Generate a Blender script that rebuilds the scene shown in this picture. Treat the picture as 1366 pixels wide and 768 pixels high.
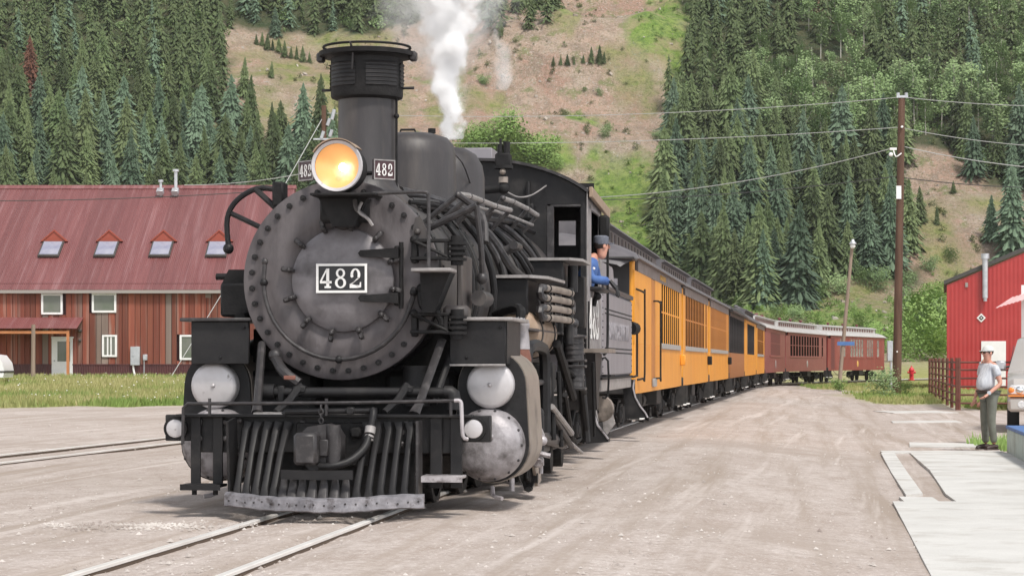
import bpy, bmesh, math, random
import numpy as np
from mathutils import Vector, Matrix, noise
random.seed(7)
R = math.radians
SC = bpy.context.scene
for o in list(bpy.data.objects): bpy.data.objects.remove(o)
# ------------------------------------------------------------------ camera, sky, sun, exposure
cam = bpy.data.cameras.new('camera'); co = bpy.data.objects.new('camera', cam); SC.collection.objects.link(co)
co.location = (0, 0, 1.3); co.rotation_euler = (R(90), 0, 0)
cam.lens = 79.06; cam.sensor_width = 36; cam.shift_y = (483-384)/1366.0
cam.clip_start = .1; cam.clip_end = 6000
SC.camera = co
W = bpy.data.worlds.new('World'); SC.world = W; W.use_nodes = True
wn = W.node_tree; bg = wn.nodes['Background']
sky = wn.nodes.new('ShaderNodeTexSky'); sky.sky_type = 'NISHITA'; sky.sun_disc = False
SUN_EL, SUN_AZ = 56, 150     # azimuth measured clockwise from +Y (view direction)
sky.sun_elevation = R(SUN_EL); sky.sun_rotation = R(SUN_AZ); sky.dust_density = 3; sky.ozone_density = .6; sky.altitude = 2800
hs = wn.nodes.new('ShaderNodeHueSaturation'); hs.inputs['Saturation'].default_value = .18
wn.links.new(sky.outputs[0], hs.inputs['Color']); wn.links.new(hs.outputs[0], bg.inputs[0]); bg.inputs[1].default_value = .108
sl = bpy.data.lights.new('sun', 'SUN'); so = bpy.data.objects.new('sun', sl); SC.collection.objects.link(so)
sl.energy = 1.5; sl.angle = R(10); sl.color = (1, .95, .88)
d = Vector((math.sin(R(SUN_AZ))*math.cos(R(SUN_EL)), math.cos(R(SUN_AZ))*math.cos(R(SUN_EL)), math.sin(R(SUN_EL))))
so.rotation_euler = d.to_track_quat('Z', 'Y').to_euler(); so.location = (0, 0, 60)
SC.view_settings.view_transform = 'Standard'; SC.view_settings.look = 'None'
SC.view_settings.exposure = 1.24
SC.cycles.volume_bounces = 8; SC.cycles.max_bounces = 8; SC.view_settings.gamma = 1

# ------------------------------------------------------------------ helpers
COL = SC.collection
class MB:
    def __init__(s): s.v = []; s.f = []
    def add(s, vs, fs):
        b = len(s.v); s.v += [tuple(p) for p in vs]; s.f += [tuple(i+b for i in f) for f in fs]; return s
    def box(s, c, d, rot=None, ch=0):
        hx, hy, hz = d[0]/2, d[1]/2, d[2]/2; c = Vector(c); h = (hx, hy, hz)
        vs = []; fs = []
        if ch <= 0:
            for sx in (-1, 1):
                for sy in (-1, 1):
                    for sz in (-1, 1): vs.append(Vector((sx*hx, sy*hy, sz*hz)))
            fs = [(0,1,3,2),(4,6,7,5),(0,4,5,1),(2,3,7,6),(0,2,6,4),(1,5,7,3)]
        else:
            ch = min(ch, hx*.9, hy*.9, hz*.9); idx = {}
            for sx in (-1,1):
                for sy in (-1,1):
                    for sz in (-1,1):
                        for a in range(3):
                            p = [sx*(hx-ch), sy*(hy-ch), sz*(hz-ch)]; p[a] = (sx,sy,sz)[a]*h[a]
                            idx[(sx,sy,sz,a)] = len(vs); vs.append(Vector(p))
            q = [(-1,-1),(1,-1),(1,1),(-1,1)]
            for a in range(3):
                b, c2 = (a+1)%3, (a+2)%3
                for sg in (-1,1):
                    f = []
                    for (u, w) in q:
                        k = [0,0,0]; k[a] = sg; k[b] = u; k[c2] = w; f.append(idx[(*k, a)])
                    fs.append(tuple(f if sg > 0 else f[::-1]))
                # edges along axis a
                for (u, w) in q:
                    k0 = [0,0,0]; k1 = [0,0,0]; k0[a] = -1; k1[a] = 1; k0[b] = k1[b] = u; k0[c2] = k1[c2] = w
                    f = (idx[(*k0,b)], idx[(*k1,b)], idx[(*k1,c2)], idx[(*k0,c2)])
                    fs.append(f if u*w < 0 else f[::-1])
            for sx in (-1,1):
                for sy in (-1,1):
                    for sz in (-1,1):
                        f = tuple(idx[(sx,sy,sz,a)] for a in range(3)); fs.append(f if sx*sy*sz > 0 else f[::-1])
        if rot is not None:
            m = rot if isinstance(rot, Matrix) else Matrix.Rotation(rot, 3, 'Z'); vs = [m @ v for v in vs]
        return s.add([v+c for v in vs], fs)
    def tube(s, pts, r, n=8, sm=0, cap=True, flat=1):
        pts = [Vector(p) for p in pts]
        rs = list(r) if isinstance(r, (list, tuple)) else [r]*len(pts)
        if sm and len(pts) > 2:
            o = []; orr = []
            for i in range(len(pts)-1):
                p0 = pts[max(i-1,0)]; p1 = pts[i]; p2 = pts[i+1]; p3 = pts[min(i+2, len(pts)-1)]
                for k in range(sm):
                    t = k/sm; o.append(.5*((2*p1)+(-p0+p2)*t+(2*p0-5*p1+4*p2-p3)*t*t+(-p0+3*p1-3*p2+p3)*t**3)); orr.append(rs[i]*(1-t)+rs[i+1]*t)
            o.append(pts[-1]); orr.append(rs[-1]); pts = o; rs = orr
        vs = []; fs = []; N = len(pts); up = None
        for i, p in enumerate(pts):
            t = (pts[min(i+1,N-1)]-pts[max(i-1,0)]).normalized()
            if up is None:
                up = Vector((0,0,1)) if abs(t.z) < .9 else Vector((0,1,0))
            a = t.cross(up)
            if a.length < 1e-5: a = t.cross(Vector((1,0,0)))
            a.normalize(); b = a.cross(t).normalized(); up = b
            for k in range(n):
                w = 2*math.pi*k/n; vs.append(p+a*math.cos(w)*rs[i]+b*math.sin(w)*rs[i]*flat)
        for i in range(N-1):
            for k in range(n):
                k2 = (k+1)%n; fs.append((i*n+k, i*n+k2, (i+1)*n+k2, (i+1)*n+k))
        if cap: fs.append(tuple(range(n))[::-1]); fs.append(tuple((N-1)*n+k for k in range(n)))
        return s.add(vs, fs)
    def cyl(s, a, b, r, r2=None, n=16, cap=True): return s.tube([a, b], [r, r if r2 is None else r2], n, 0, cap)
    def lathe(s, prof, o=(0,0,0), ax='z', n=32, a0=0, a1=2*math.pi):
        vs = []; fs = []; full = abs(a1-a0-2*math.pi) < 1e-6; m = n if full else n+1
        for (r, t) in prof:
            for k in range(m):
                w = a0+(a1-a0)*k/n; c, q = math.cos(w)*r, math.sin(w)*r
                p = (c, q, t) if ax == 'z' else (c, t, q) if ax == 'y' else (t, c, q)
                vs.append(Vector(p)+Vector(o))
        for i in range(len(prof)-1):
            for k in range(n):
                k2 = (k+1)%m; f = (i*m+k, i*m+k2, (i+1)*m+k2, (i+1)*m+k); fs.append(f if ax != 'y' else f[::-1])
        return s.add(vs, fs)
    def prism(s, poly, ax, a, b):
        def P(u, w, t): return (u, w, t) if ax == 'z' else (u, t, w) if ax == 'y' else (t, u, w)
        n = len(poly); vs = [P(u,w,a) for u,w in poly]+[P(u,w,b) for u,w in poly]
        fs = [tuple(range(n)), tuple(range(n,2*n))[::-1]]+[(k,n+k,n+(k+1)%n,(k+1)%n) for k in range(n)]
        return s.add(vs, fs)
    def ball(s, c, r, nu=12, nv=8):
        r = (r,r,r) if not isinstance(r,(tuple,list)) else r; vs = []; fs = []
        for i in range(nv+1):
            for k in range(nu):
                a = math.pi*i/nv; w = 2*math.pi*k/nu
                vs.append((c[0]+r[0]*math.sin(a)*math.cos(w), c[1]+r[1]*math.sin(a)*math.sin(w), c[2]+r[2]*math.cos(a)))
        for i in range(nv):
            for k in range(nu): fs.append((i*nu+k,(i+1)*nu+k,(i+1)*nu+(k+1)%nu,i*nu+(k+1)%nu))
        return s.add(vs, fs)
    def mesh(s, name, m, ang=38, fix=True):
        me = bpy.data.meshes.new(name); me.from_pydata(s.v, [], s.f)
        if fix and len(s.v) < 60000:
            bm = bmesh.new(); bm.from_mesh(me); bmesh.ops.remove_doubles(bm, verts=bm.verts, dist=1e-5)
            bmesh.ops.recalc_face_normals(bm, faces=bm.faces); bm.to_mesh(me); bm.free()
        if m: me.materials.append(m)
        if ang:
            me.shade_smooth(); me.set_sharp_from_angle(angle=R(ang))
        return me
    def obj(s, name, m, par=None, ang=38, fix=True, **kw): return inst(name, s.mesh(name, m, ang, fix), par, **kw)
def pieces(name, mb, m, par, ang=38, **k):      # one object per connected piece
    pr = list(range(len(mb.v)))
    def fd(a):
        while pr[a] != a: pr[a] = pr[pr[a]]; a = pr[a]
        return a
    for f in mb.f:
        for q in f[1:]: pr[fd(q)] = fd(f[0])
    gs = {}
    for f in mb.f: gs.setdefault(fd(f[0]), []).append(f)
    for fs in gs.values():
        ids = sorted({i for f in fs for i in f}); mp = {j: i for i, j in enumerate(ids)}; b = MB(); b.v = [mb.v[i] for i in ids]; b.f = [tuple(mp[i] for i in f) for f in fs]; b.obj(name, M[m], par, ang, **k)
def inst(name, me, par=None, loc=(0,0,0), rot=(0,0,0), scale=(1,1,1), label=None, cat=None, group=None, kind=None):
    o = bpy.data.objects.new(name, me); COL.objects.link(o); o.parent = par
    o.location = loc; o.rotation_euler = rot; o.scale = scale
    return tag(o, label, cat, group, kind)
def tag(o, label=None, cat=None, group=None, kind=None):
    if label: o['label'] = label
    if cat: o['category'] = cat
    if group: o['group'] = group
    if kind: o['kind'] = kind
    return o
def thing(name, label, cat, loc=(0,0,0), rz=0, group=None): return inst(name, None, None, loc, (0,0,rz), (1,1,1), label, cat, group)
def copy_tree(o, par=None):
    c = o.copy(); COL.objects.link(c); c.parent = par
    for ch in o.children: copy_tree(ch, c)
    return c
def box(name, c, d, m, par=None, ch=0, rot=None, **kw): return MB().box(c, d, rot, ch).obj(name, m, par, **kw)
_tc = {}
def text_mesh(t, size, m, ext=.004, bold=0, key=None):
    k = (t, size, m.name, bold)
    if k in _tc: return _tc[k]
    cu = bpy.data.curves.new('lettering', 'FONT'); cu.body = t; cu.size = size; cu.extrude = ext; cu.align_x = 'CENTER'; cu.align_y = 'CENTER'; cu.resolution_u = 3; cu.offset = bold
    o = bpy.data.objects.new('lettering', cu); COL.objects.link(o)
    dg = bpy.context.evaluated_depsgraph_get(); me = bpy.data.meshes.new_from_object(o.evaluated_get(dg)); bpy.data.objects.remove(o)
    me.materials.clear(); me.materials.append(m); _tc[k] = me; return me
def px(x, y, D): return Vector(((x-683)/3000*D, D, 1.3-(y-483)/3000*D))
def gp(x, y, z=0):
    D = 3000*(1.3-z)/(y-483); return Vector(((x-683)/3000*D, D, z))

# ------------------------------------------------------------------ materials
def mat(name, c, c2=None, rough=.6, metal=0, sc=3, bump=0, bsc=None, mix=(.35,.65), st=(1,1,1), rnd=0, c3=None, sc3=.6, m3=(.5,.7), spec=None, emit=None, detail=6):
    m = bpy.data.materials.new(name); m.use_nodes = True; nt = m.node_tree; N = nt.nodes; L = nt.links
    b = N['Principled BSDF']; b.inputs['Roughness'].default_value = rough; b.inputs['Metallic'].default_value = metal
    if spec is not None: b.inputs['Specular IOR Level'].default_value = spec
    tc = N.new('ShaderNodeTexCoord'); mp = N.new('ShaderNodeMapping'); mp.inputs['Scale'].default_value = st; L.new(tc.outputs['Object'], mp.inputs[0])
    oi = None
    if rnd:
        oi = N.new('ShaderNodeObjectInfo'); va = N.new('ShaderNodeVectorMath'); va.operation = 'ADD'
        L.new(tc.outputs['Object'], va.inputs[0]); mu = N.new('ShaderNodeMath'); mu.operation = 'MULTIPLY'; mu.inputs[1].default_value = 37
        L.new(oi.outputs['Random'], mu.inputs[0]); L.new(mu.outputs[0], va.inputs[1]); L.new(va.outputs[0], mp.inputs[0])
    def nz(s, rng, det=detail):
        n = N.new('ShaderNodeTexNoise'); n.inputs['Scale'].default_value = s; n.inputs['Detail'].default_value = det; n.inputs['Roughness'].default_value = .62
        L.new(mp.outputs[0], n.inputs['Vector']); r = N.new('ShaderNodeMapRange'); r.inputs[1].default_value, r.inputs[2].default_value = rng
        L.new(n.outputs[0], r.inputs[0]); return r.outputs[0], n.outputs[0]
    def mx(f, a, bb):
        x = N.new('ShaderNodeMix'); x.data_type = 'RGBA'
        if isinstance(f, float): x.inputs[0].default_value = f
        else: L.new(f, x.inputs[0])
        for k, q in ((6, a), (7, bb)):
            if isinstance(q, tuple): x.inputs[k].default_value = (*q, 1)
            else: L.new(q, x.inputs[k])
        return x.outputs[2]
    cur = c
    if c2: cur = mx(nz(sc, mix)[0], c, c2)
    if c3: cur = mx(nz(sc3, m3)[0], cur, c3)
    if rnd:
        h = N.new('ShaderNodeHueSaturation'); rr = N.new('ShaderNodeMapRange'); rr.inputs[3].default_value = 1-rnd; rr.inputs[4].default_value = 1+rnd
        L.new(oi.outputs['Random'], rr.inputs[0]); L.new(rr.outputs[0], h.inputs['Value'])
        if isinstance(cur, tuple): h.inputs['Color'].default_value = (*cur, 1)
        else: L.new(cur, h.inputs['Color'])
        cur = h.outputs[0]
    if isinstance(cur, tuple): b.inputs['Base Color'].default_value = (*cur, 1)
    else: L.new(cur, b.inputs['Base Color'])
    if bump:
        bp = N.new('ShaderNodeBump'); bp.inputs['Strength'].default_value = bump; bp.inputs['Distance'].default_value = .02
        L.new(nz(bsc or sc*4, (0,1), 4)[1], bp.inputs['Height']); L.new(bp.outputs[0], b.inputs['Normal'])
    if emit: b.inputs['Emission Color'].default_value = (*emit[0], 1); b.inputs['Emission Strength'].default_value = emit[1]
    return m
M = {}
M['black'] = mat('black_loco_paint', (.010,.0095,.0105), (.019,.018,.0185), .5, 0, 5, .12, 30, spec=.3, c3=(.034,.031,.030), sc3=3, m3=(.56,.72))
M['black2'] = mat('sooty_black_iron', (.008,.0075,.008), (.018,.017,.017), .65, 0, 7, .25, 40, spec=.25)
M['soot'] = mat('grey_soot_jacket', (.026,.023,.024), (.046,.041,.042), .5, 0, 2.5, .1, 25, c3=(.085,.072,.064), sc3=2.2, m3=(.46,.72), spec=.5, st=(1.4,1.4,.35))
M['front'] = mat('smokebox_graphite', (.078,.068,.070), (.135,.121,.124), .5, .1, 2.6, .15, 30, c3=(.04,.034,.035), sc3=2.2, m3=(.48,.72), st=(1.3,1,.45), spec=.4)
M['door'] = mat('smokebox_door_graphite', (.12,.11,.114), (.20,.187,.197), .48, .1, 4, .12, 30, c3=(.055,.048,.05), sc3=2.8, m3=(.55,.75))
M['pipe'] = mat('worn_grey_pipe', (.035,.032,.033), (.10,.092,.092), .45, .2, 9, .1, mix=(.5,.75))
M['pipelt'] = mat('worn_light_pipe', (.22,.205,.2), (.36,.34,.33), .45, .2, 9, .1)
M['steel'] = mat('bare_worn_steel', (.30,.28,.29), (.48,.45,.46), .42, .35, 6, .2, 18, c3=(.13,.11,.11), sc3=5, m3=(.56,.66))
M['silver'] = mat('silver_painted_cover', (.46,.44,.44), (.56,.54,.55), .4, .3, 4, .05, 20, c3=(.16,.14,.13), sc3=9, m3=(.64,.72))
M['cylhead'] = mat('chipped_silver_cylinder_head', (.22,.205,.21), (.38,.36,.375), .5, .25, 6, .35, 16, c3=(.08,.07,.068), sc3=4, m3=(.5,.68))
M['jacket'] = mat('tan_worn_jacket', (.21,.175,.145), (.30,.255,.22), .42, .2, 2, .15, c3=(.07,.058,.05), sc3=3, m3=(.5,.72))
M['toe'] = mat('dented_pilot_steel', (.17,.165,.18), (.30,.29,.31), .45, .3, 9, .4, 14, c3=(.07,.06,.06), sc3=8, m3=(.55,.68))
M['tan'] = mat('rusty_tan_tank', (.26,.18,.12), (.36,.27,.2), .55, .1, 5, .1)
M['rust'] = mat('red_rust', (.15,.06,.04), (.22,.09,.065), .7, 0, 8, .2)
M['white'] = mat('white_paint', (.72,.71,.69), (.8,.79,.77), .5, 0, 8)
M['plateblk'] = mat('number_plate_black', (.012,.012,.014), rough=.4)
M['plum'] = mat('number_board_plum', (.05,.018,.022), rough=.4)
M['cabgrey'] = mat('cab_side_worn_grey', (.20,.185,.185), (.30,.28,.28), .55, .1, 4, .1, c3=(.42,.40,.38), sc3=7, m3=(.58,.7))
M['tender'] = mat('tender_grey', (.20,.19,.205), (.26,.245,.262), .5, .1, 2.5, .05, c3=(.25,.235,.25), sc3=3, m3=(.5,.8), st=(1,1,.35))
M['faint'] = mat('faded_lettering', (.36,.34,.36), (.22,.21,.23), .6, 0, 9)
M['glass'] = mat('dark_glass', (.018,.014,.012), rough=.3, spec=.25)
M['pane'] = mat('dark_coach_window', (.020,.014,.011), rough=.95, spec=0)
M['wheel'] = mat('wheel_iron', (.03,.027,.026), (.07,.06,.055), .6, .2, 9, .2)
M['orange'] = mat('coach_orange', (.72,.285,.022), (.80,.36,.04), .42, 0, 2, .06, 25, st=(1,1,.3), c3=(.60,.24,.04), sc3=1.1, m3=(.5,.8))
M['orange_d'] = mat('coach_orange_dark_trim', (.40,.14,.02), (.5,.19,.03), .5, 0, 4)
M['carroof'] = mat('coach_roof_grey', (.085,.078,.085), (.13,.12,.125), .55, 0, 3, .1)
M['letterb'] = mat('coach_letterboard', (.15,.125,.12), (.22,.19,.18), .55, 0, 3)
M['carblk'] = mat('coach_black', (.02,.018,.018), (.035,.03,.03), .5, 0, 3)
M['brownw'] = mat('brown_varnished_wood', (.22,.085,.03), (.34,.14,.05), .5, 0, 3, st=(1,1,.2))
M['under'] = mat('underframe_black', (.015,.014,.014), (.035,.032,.03), .7, 0, 6, .2)
M['sillgrey'] = mat('window_sill_grey', (.28,.27,.25), (.36,.34,.32), .6, 0, 5)
M['maroon'] = mat('maroon_coach', (.22,.032,.026), (.27,.045,.036), .5, 0, 2, c3=(.31,.10,.085), sc3=1, m3=(.5,.8), st=(1,1,.3))
M['maroonl'] = mat('faded_maroon_panel', (.23,.062,.055), (.28,.085,.075), .5, 0, 2)
M['maroond'] = mat('dark_maroon', (.13,.02,.025), rough=.5)
M['whiteroof'] = mat('white_coach_roof', (.40,.385,.37), (.50,.48,.465), .5, 0, 3)
M['gold'] = mat('gold_emblem', (.65,.38,.10), rough=.5)
M['paleglass'] = mat('pale_window_pane', (.35,.33,.30), (.1,.09,.09), .2, 0, 1.2)
# ------------------------------------------------------------------ ground and mountain: one sheet
def sm(t): t = max(0, min(1, t)); return t*t*(3-2*t)
def zg(X, Y):
    d = X-(-1.48+(Y-19.47)*.1235)
    z = -.2*sm((d-2.4)/3)
    if X < -8: z += .5*sm((Y-64)/44)*sm((-8-X)/3)
    n = noise.noise(Vector((X*.05, Y*.03, 3)))
    if Y > 190:
        F0 = 326+22*noise.noise(Vector((X*.012, 7.7, 0)))
        g = min(Y, F0)-190; z += .062*g+.0001*g*g
        if Y > F0:
            t = Y-F0; s = .56+.1*noise.noise(Vector((X*.008, 1.3, 5)))
            z += s*t*sm(t/14+.35)
            z += min(1, t/20)*(5.5*noise.fractal(Vector((X*.022, Y*.022, 0)), 1, 2.1, 4)+.0)
            # benches of the old mine dumps in the middle
            u = X/Y
            if -.02 < u < .075: z += 3.2*sm((u+.02)*60)*sm((.075-u)*60)*math.sin(t*.16+u*9)
        z += .9*min(1, (Y-190)/60)*noise.fractal(Vector((X*.09, Y*.09, 2)), 1, 2, 3)
    return z
def proj(X, Y, z): return 683+3000*X/Y, 483-3000*(z-1.3)/Y
def blob(x, y, bl):
    v = 0
    for (cx, cy, rx, ry) in bl: v = max(v, 1.15-((x-cx)/rx)**2-((y-cy)/ry)**2)
    return max(0, min(1, v*2.2))
BRIGHT = [(850,278,80,72),(905,38,58,58),(900,130,28,60),(760,0,30,14),(1250,420,70,55),(1100,440,110,40),(1010,400,60,60),(930,330,30,60),(700,205,70,28),(780,160,20,7),(740,95,16,6),(820,215,50,14)]
GRASS = [(380,110,70,70),(330,160,60,40),(845,110,30,40),(600,120,28,60),(745,15,30,26),(1290,260,60,16),(480,110,70,110),(640,140,40,20),(1260,330,30,90),(1150,400,120,50)]
def inpoly(x, y, P):
    c = False; n = len(P)
    for i in range(n):
        x1, y1 = P[i]; x2, y2 = P[(i+1)%n]
        if (y1 > y) != (y2 > y) and x < (x2-x1)*(y-y1)/(y2-y1)+x1: c = not c
    return c
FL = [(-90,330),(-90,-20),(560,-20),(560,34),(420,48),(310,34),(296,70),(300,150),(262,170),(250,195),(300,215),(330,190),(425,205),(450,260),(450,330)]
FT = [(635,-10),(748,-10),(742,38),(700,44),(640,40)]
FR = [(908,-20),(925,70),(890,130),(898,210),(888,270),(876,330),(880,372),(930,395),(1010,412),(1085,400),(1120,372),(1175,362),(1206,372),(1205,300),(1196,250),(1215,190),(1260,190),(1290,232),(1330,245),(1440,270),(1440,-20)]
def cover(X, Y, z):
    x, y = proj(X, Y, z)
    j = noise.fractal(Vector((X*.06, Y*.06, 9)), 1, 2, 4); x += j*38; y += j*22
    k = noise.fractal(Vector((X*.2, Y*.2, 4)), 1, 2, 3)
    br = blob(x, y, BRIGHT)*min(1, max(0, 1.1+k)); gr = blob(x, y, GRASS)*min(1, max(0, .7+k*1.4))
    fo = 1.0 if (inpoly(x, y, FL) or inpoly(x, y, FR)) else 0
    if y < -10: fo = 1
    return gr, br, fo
def near_cover(X, Y):
    n = noise.fractal(Vector((X*.25, Y*.12, 1)), 1, 2, 4)
    g = 0
    if X < -6 and Y > 55:
        e = 63-.5*0+(X+14)*1.15; g = sm((Y-e+n*3)/1.2)
    # right verge: grass round the poles and behind the corral fence
    yy = max(Y, 5); x, y = 683+3000*X/yy, 483+3000*1.5/yy
    if Y > 66 and X > 4:
        e = blob(x+n*22, y+n*5, [(1245,528,110,13),(1330,525,90,22),(1160,514,75,7),(1290,512,150,14)]); g = max(g, e)
    if Y > 125: g = max(g, .8 if X > 17+(Y-125)*.05 or X < -6 else 0)
    if Y > 185: g = max(g, .5+.5*n)
    return max(0, min(1, g))
def build_ground():
    def axis(a): 
        o = []
        for (s, e, st) in a:
            v = s
            while v < e-1e-6: o.append(v); v += st
        o.append(a[-1][1]); return o
    ys = axis([(-60,8,6),(8,30,.3),(30,66,1.0),(66,130,1.6),(130,300,5),(300,480,2.2),(480,900,14)])
    xs = axis([(-420,-140,14),(-140,-40,3.2),(-40,-12,1.6),(-12,-4.4,.34),(-4.4,3,.16),(3,14,.34),(14,40,1.6),(40,140,2.6),(140,420,14)])
    vs = []; cols = []
    for Y in ys:
        for X in xs:
            z = zg(X, Y)
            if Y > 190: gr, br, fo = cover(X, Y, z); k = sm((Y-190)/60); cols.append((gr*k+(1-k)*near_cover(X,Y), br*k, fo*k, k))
            else:
                cols.append((near_cover(X, Y), 0, 0, 0))
                if 8 < Y < 40:
                    d = X-(-1.48+(Y-19.47)*.1235); off = min(abs(d-.457), abs(d+.457))
                    z += .022*noise.fractal(Vector((d*.9, Y*.16, 0)), 1, 2, 3)*sm((off-.12)/.3)+.006*noise.noise(Vector((X*3, Y*3, 0)))*sm((off-.1)/.2)
                    if off < .12 : z -= .028
                    if abs(d) > .6: z += .015*sm((abs(d)-.55)/.4)*sm((1.6-abs(d))/.6)
            vs.append((X, Y, z))
    nx = len(xs); fs = [(j*nx+i, j*nx+i+1, (j+1)*nx+i+1, (j+1)*nx+i) for j in range(len(ys)-1) for i in range(nx-1)]
    me = bpy.data.meshes.new('ground'); me.from_pydata(vs, [], fs); me.shade_smooth()
    at = me.color_attributes.new('cover', 'FLOAT_COLOR', 'POINT')
    at.data.foreach_set('color', np.array(cols, dtype=np.float32).ravel())
    m = bpy.data.materials.new('ground_soil_scree_and_grass'); m.use_nodes = True; nt = m.node_tree; N = nt.nodes; L = nt.links; b = N['Principled BSDF']
    b.inputs['Roughness'].default_value = .92; b.inputs['Specular IOR Level'].default_value = .2
    a = N.new('ShaderNodeAttribute'); a.attribute_name = 'cover'; sp = N.new('ShaderNodeSeparateColor'); L.new(a.outputs['Color'], sp.inputs[0])
    tc = N.new('ShaderNodeTexCoord')
    def nz(s, lo, hi, st=(1,1,1), det=7, rough=.65, rot=0):
        mp = N.new('ShaderNodeMapping'); 
        if rot: mp.vector_type = 'TEXTURE'; mp.inputs['Scale'].default_value = tuple(1/q for q in st); mp.inputs['Rotation'].default_value = (0,0,-rot)
        else: mp.inputs['Scale'].default_value = st
        L.new(tc.outputs['Object'], mp.inputs[0])
        n = N.new('ShaderNodeTexNoise'); n.inputs['Scale'].default_value = s; n.inputs['Detail'].default_value = det; n.inputs['Roughness'].default_value = rough; L.new(mp.outputs[0], n.inputs[0])
        r = N.new('ShaderNodeMapRange'); r.inputs[1].default_value = lo; r.inputs[2].default_value = hi; L.new(n.outputs[0], r.inputs[0]); return r.outputs[0]
    def mx(f, A, B):
        x = N.new('ShaderNodeMix'); x.data_type = 'RGBA'
        if isinstance(f, float): x.inputs[0].default_value = f
        else: L.new(f, x.inputs[0])
        for k, q in ((6, A), (7, B)):
            if isinstance(q, tuple): x.inputs[k].default_value = (*q, 1)
            else: L.new(q, x.inputs[k])
        return x.outputs[2]
    def ma(op, A, B):
        x = N.new('ShaderNodeMath'); x.operation = op; x.use_clamp = True
        for k, q in ((0, A), (1, B)):
            if isinstance(q, (int, float)): x.inputs[k].default_value = q
            else: L.new(q, x.inputs[k])
        return x.outputs[0]
    # dirt lot: pinkish grey packed gravel, tyre-worn bands along the track direction
    dirt = mx(nz(.55, .35, .65, (1,.5,1), rot=.12), (.43,.365,.33), (.52,.46,.425))
    dirt = mx(nz(2.2, .45, .7, (1,.45,1), rot=.12), dirt, (.34,.275,.235))
    dirt = mx(nz(30, .52, .62, rough=.8), dirt, (.66,.61,.575)); dirt = mx(nz(45, .55, .66, rough=.8), dirt, (.25,.205,.18)); dirt = mx(nz(9, .5, .72, rough=.8), dirt, (.35,.295,.26))
    wet = N.new('ShaderNodeTexGradient')
    dirt = mx(nz(.9, .48, .66, (2.6,.07,1), rot=.125), dirt, (.345,.285,.24)); dirt = mx(nz(.16, .52, .66), dirt, (.36,.30,.26)); dirt = mx(nz(1.3, .56, .70, (2.2,.06,1), det=4, rot=.16), dirt, (.56,.50,.465)); dirt = mx(nz(7, .52, .7), dirt, (.34,.285,.25))
    # scree
    scr = mx(nz(.05, .4, .62), (.50,.335,.255), (.49,.40,.315)); scr = mx(nz(.11, .50, .62, (1,.5,1)), scr, (.43,.27,.205)); scr = mx(nz(.35, .45, .65), scr, (.34,.26,.20))
    scr = mx(nz(.9, .60, .68), scr, (.46,.42,.38)); scr = mx(nz(.22, .55, .64), scr, (.24,.25,.115))
    scr = mx(nz(1.9, .53, .60, rough=.8), scr, (.23,.20,.12)); scr = mx(nz(2.6, .57, .62, rough=.8), scr, (.64,.57,.51))
    gra = mx(nz(.7, .4, .6), (.21,.255,.075), (.34,.33,.14)); gra = mx(nz(.16, .45, .6), gra, (.36,.29,.19))
    bri = mx(nz(.35, .4, .62), (.19,.30,.06), (.30,.38,.11)); bri = mx(nz(.9, .48, .60, rough=.75), bri, (.12,.20,.05)); bri = mx(nz(.13, .52, .62), bri, (.36,.33,.17)); gra = mx(nz(1.6, .52, .6, rough=.8), gra, (.15,.175,.06))
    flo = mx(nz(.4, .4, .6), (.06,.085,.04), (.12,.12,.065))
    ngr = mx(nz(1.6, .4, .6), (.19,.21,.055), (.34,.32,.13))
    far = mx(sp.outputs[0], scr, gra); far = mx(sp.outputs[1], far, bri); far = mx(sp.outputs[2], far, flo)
    nearc = mx(sp.outputs[0], dirt, ngr)
    L.new(mx(a.outputs['Alpha'], nearc, far), b.inputs['Base Color'])
    bp = N.new('ShaderNodeBump'); bp.inputs['Strength'].default_value = .55; bp.inputs['Distance'].default_value = .03
    L.new(nz(14, 0, 1, det=8, rough=.75), bp.inputs['Height'])
    bp2 = N.new('ShaderNodeBump'); bp2.inputs['Strength'].default_value = 1; bp2.inputs['Distance'].default_value = 1.8
    L.new(ma('MULTIPLY', nz(.5, 0, 1, det=8, rough=.7), a.outputs['Alpha']), bp2.inputs['Height']); L.new(bp.outputs[0], bp2.inputs['Normal']); L.new(bp2.outputs[0], b.inputs['Normal'])
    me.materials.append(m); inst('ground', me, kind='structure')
build_ground()

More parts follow.
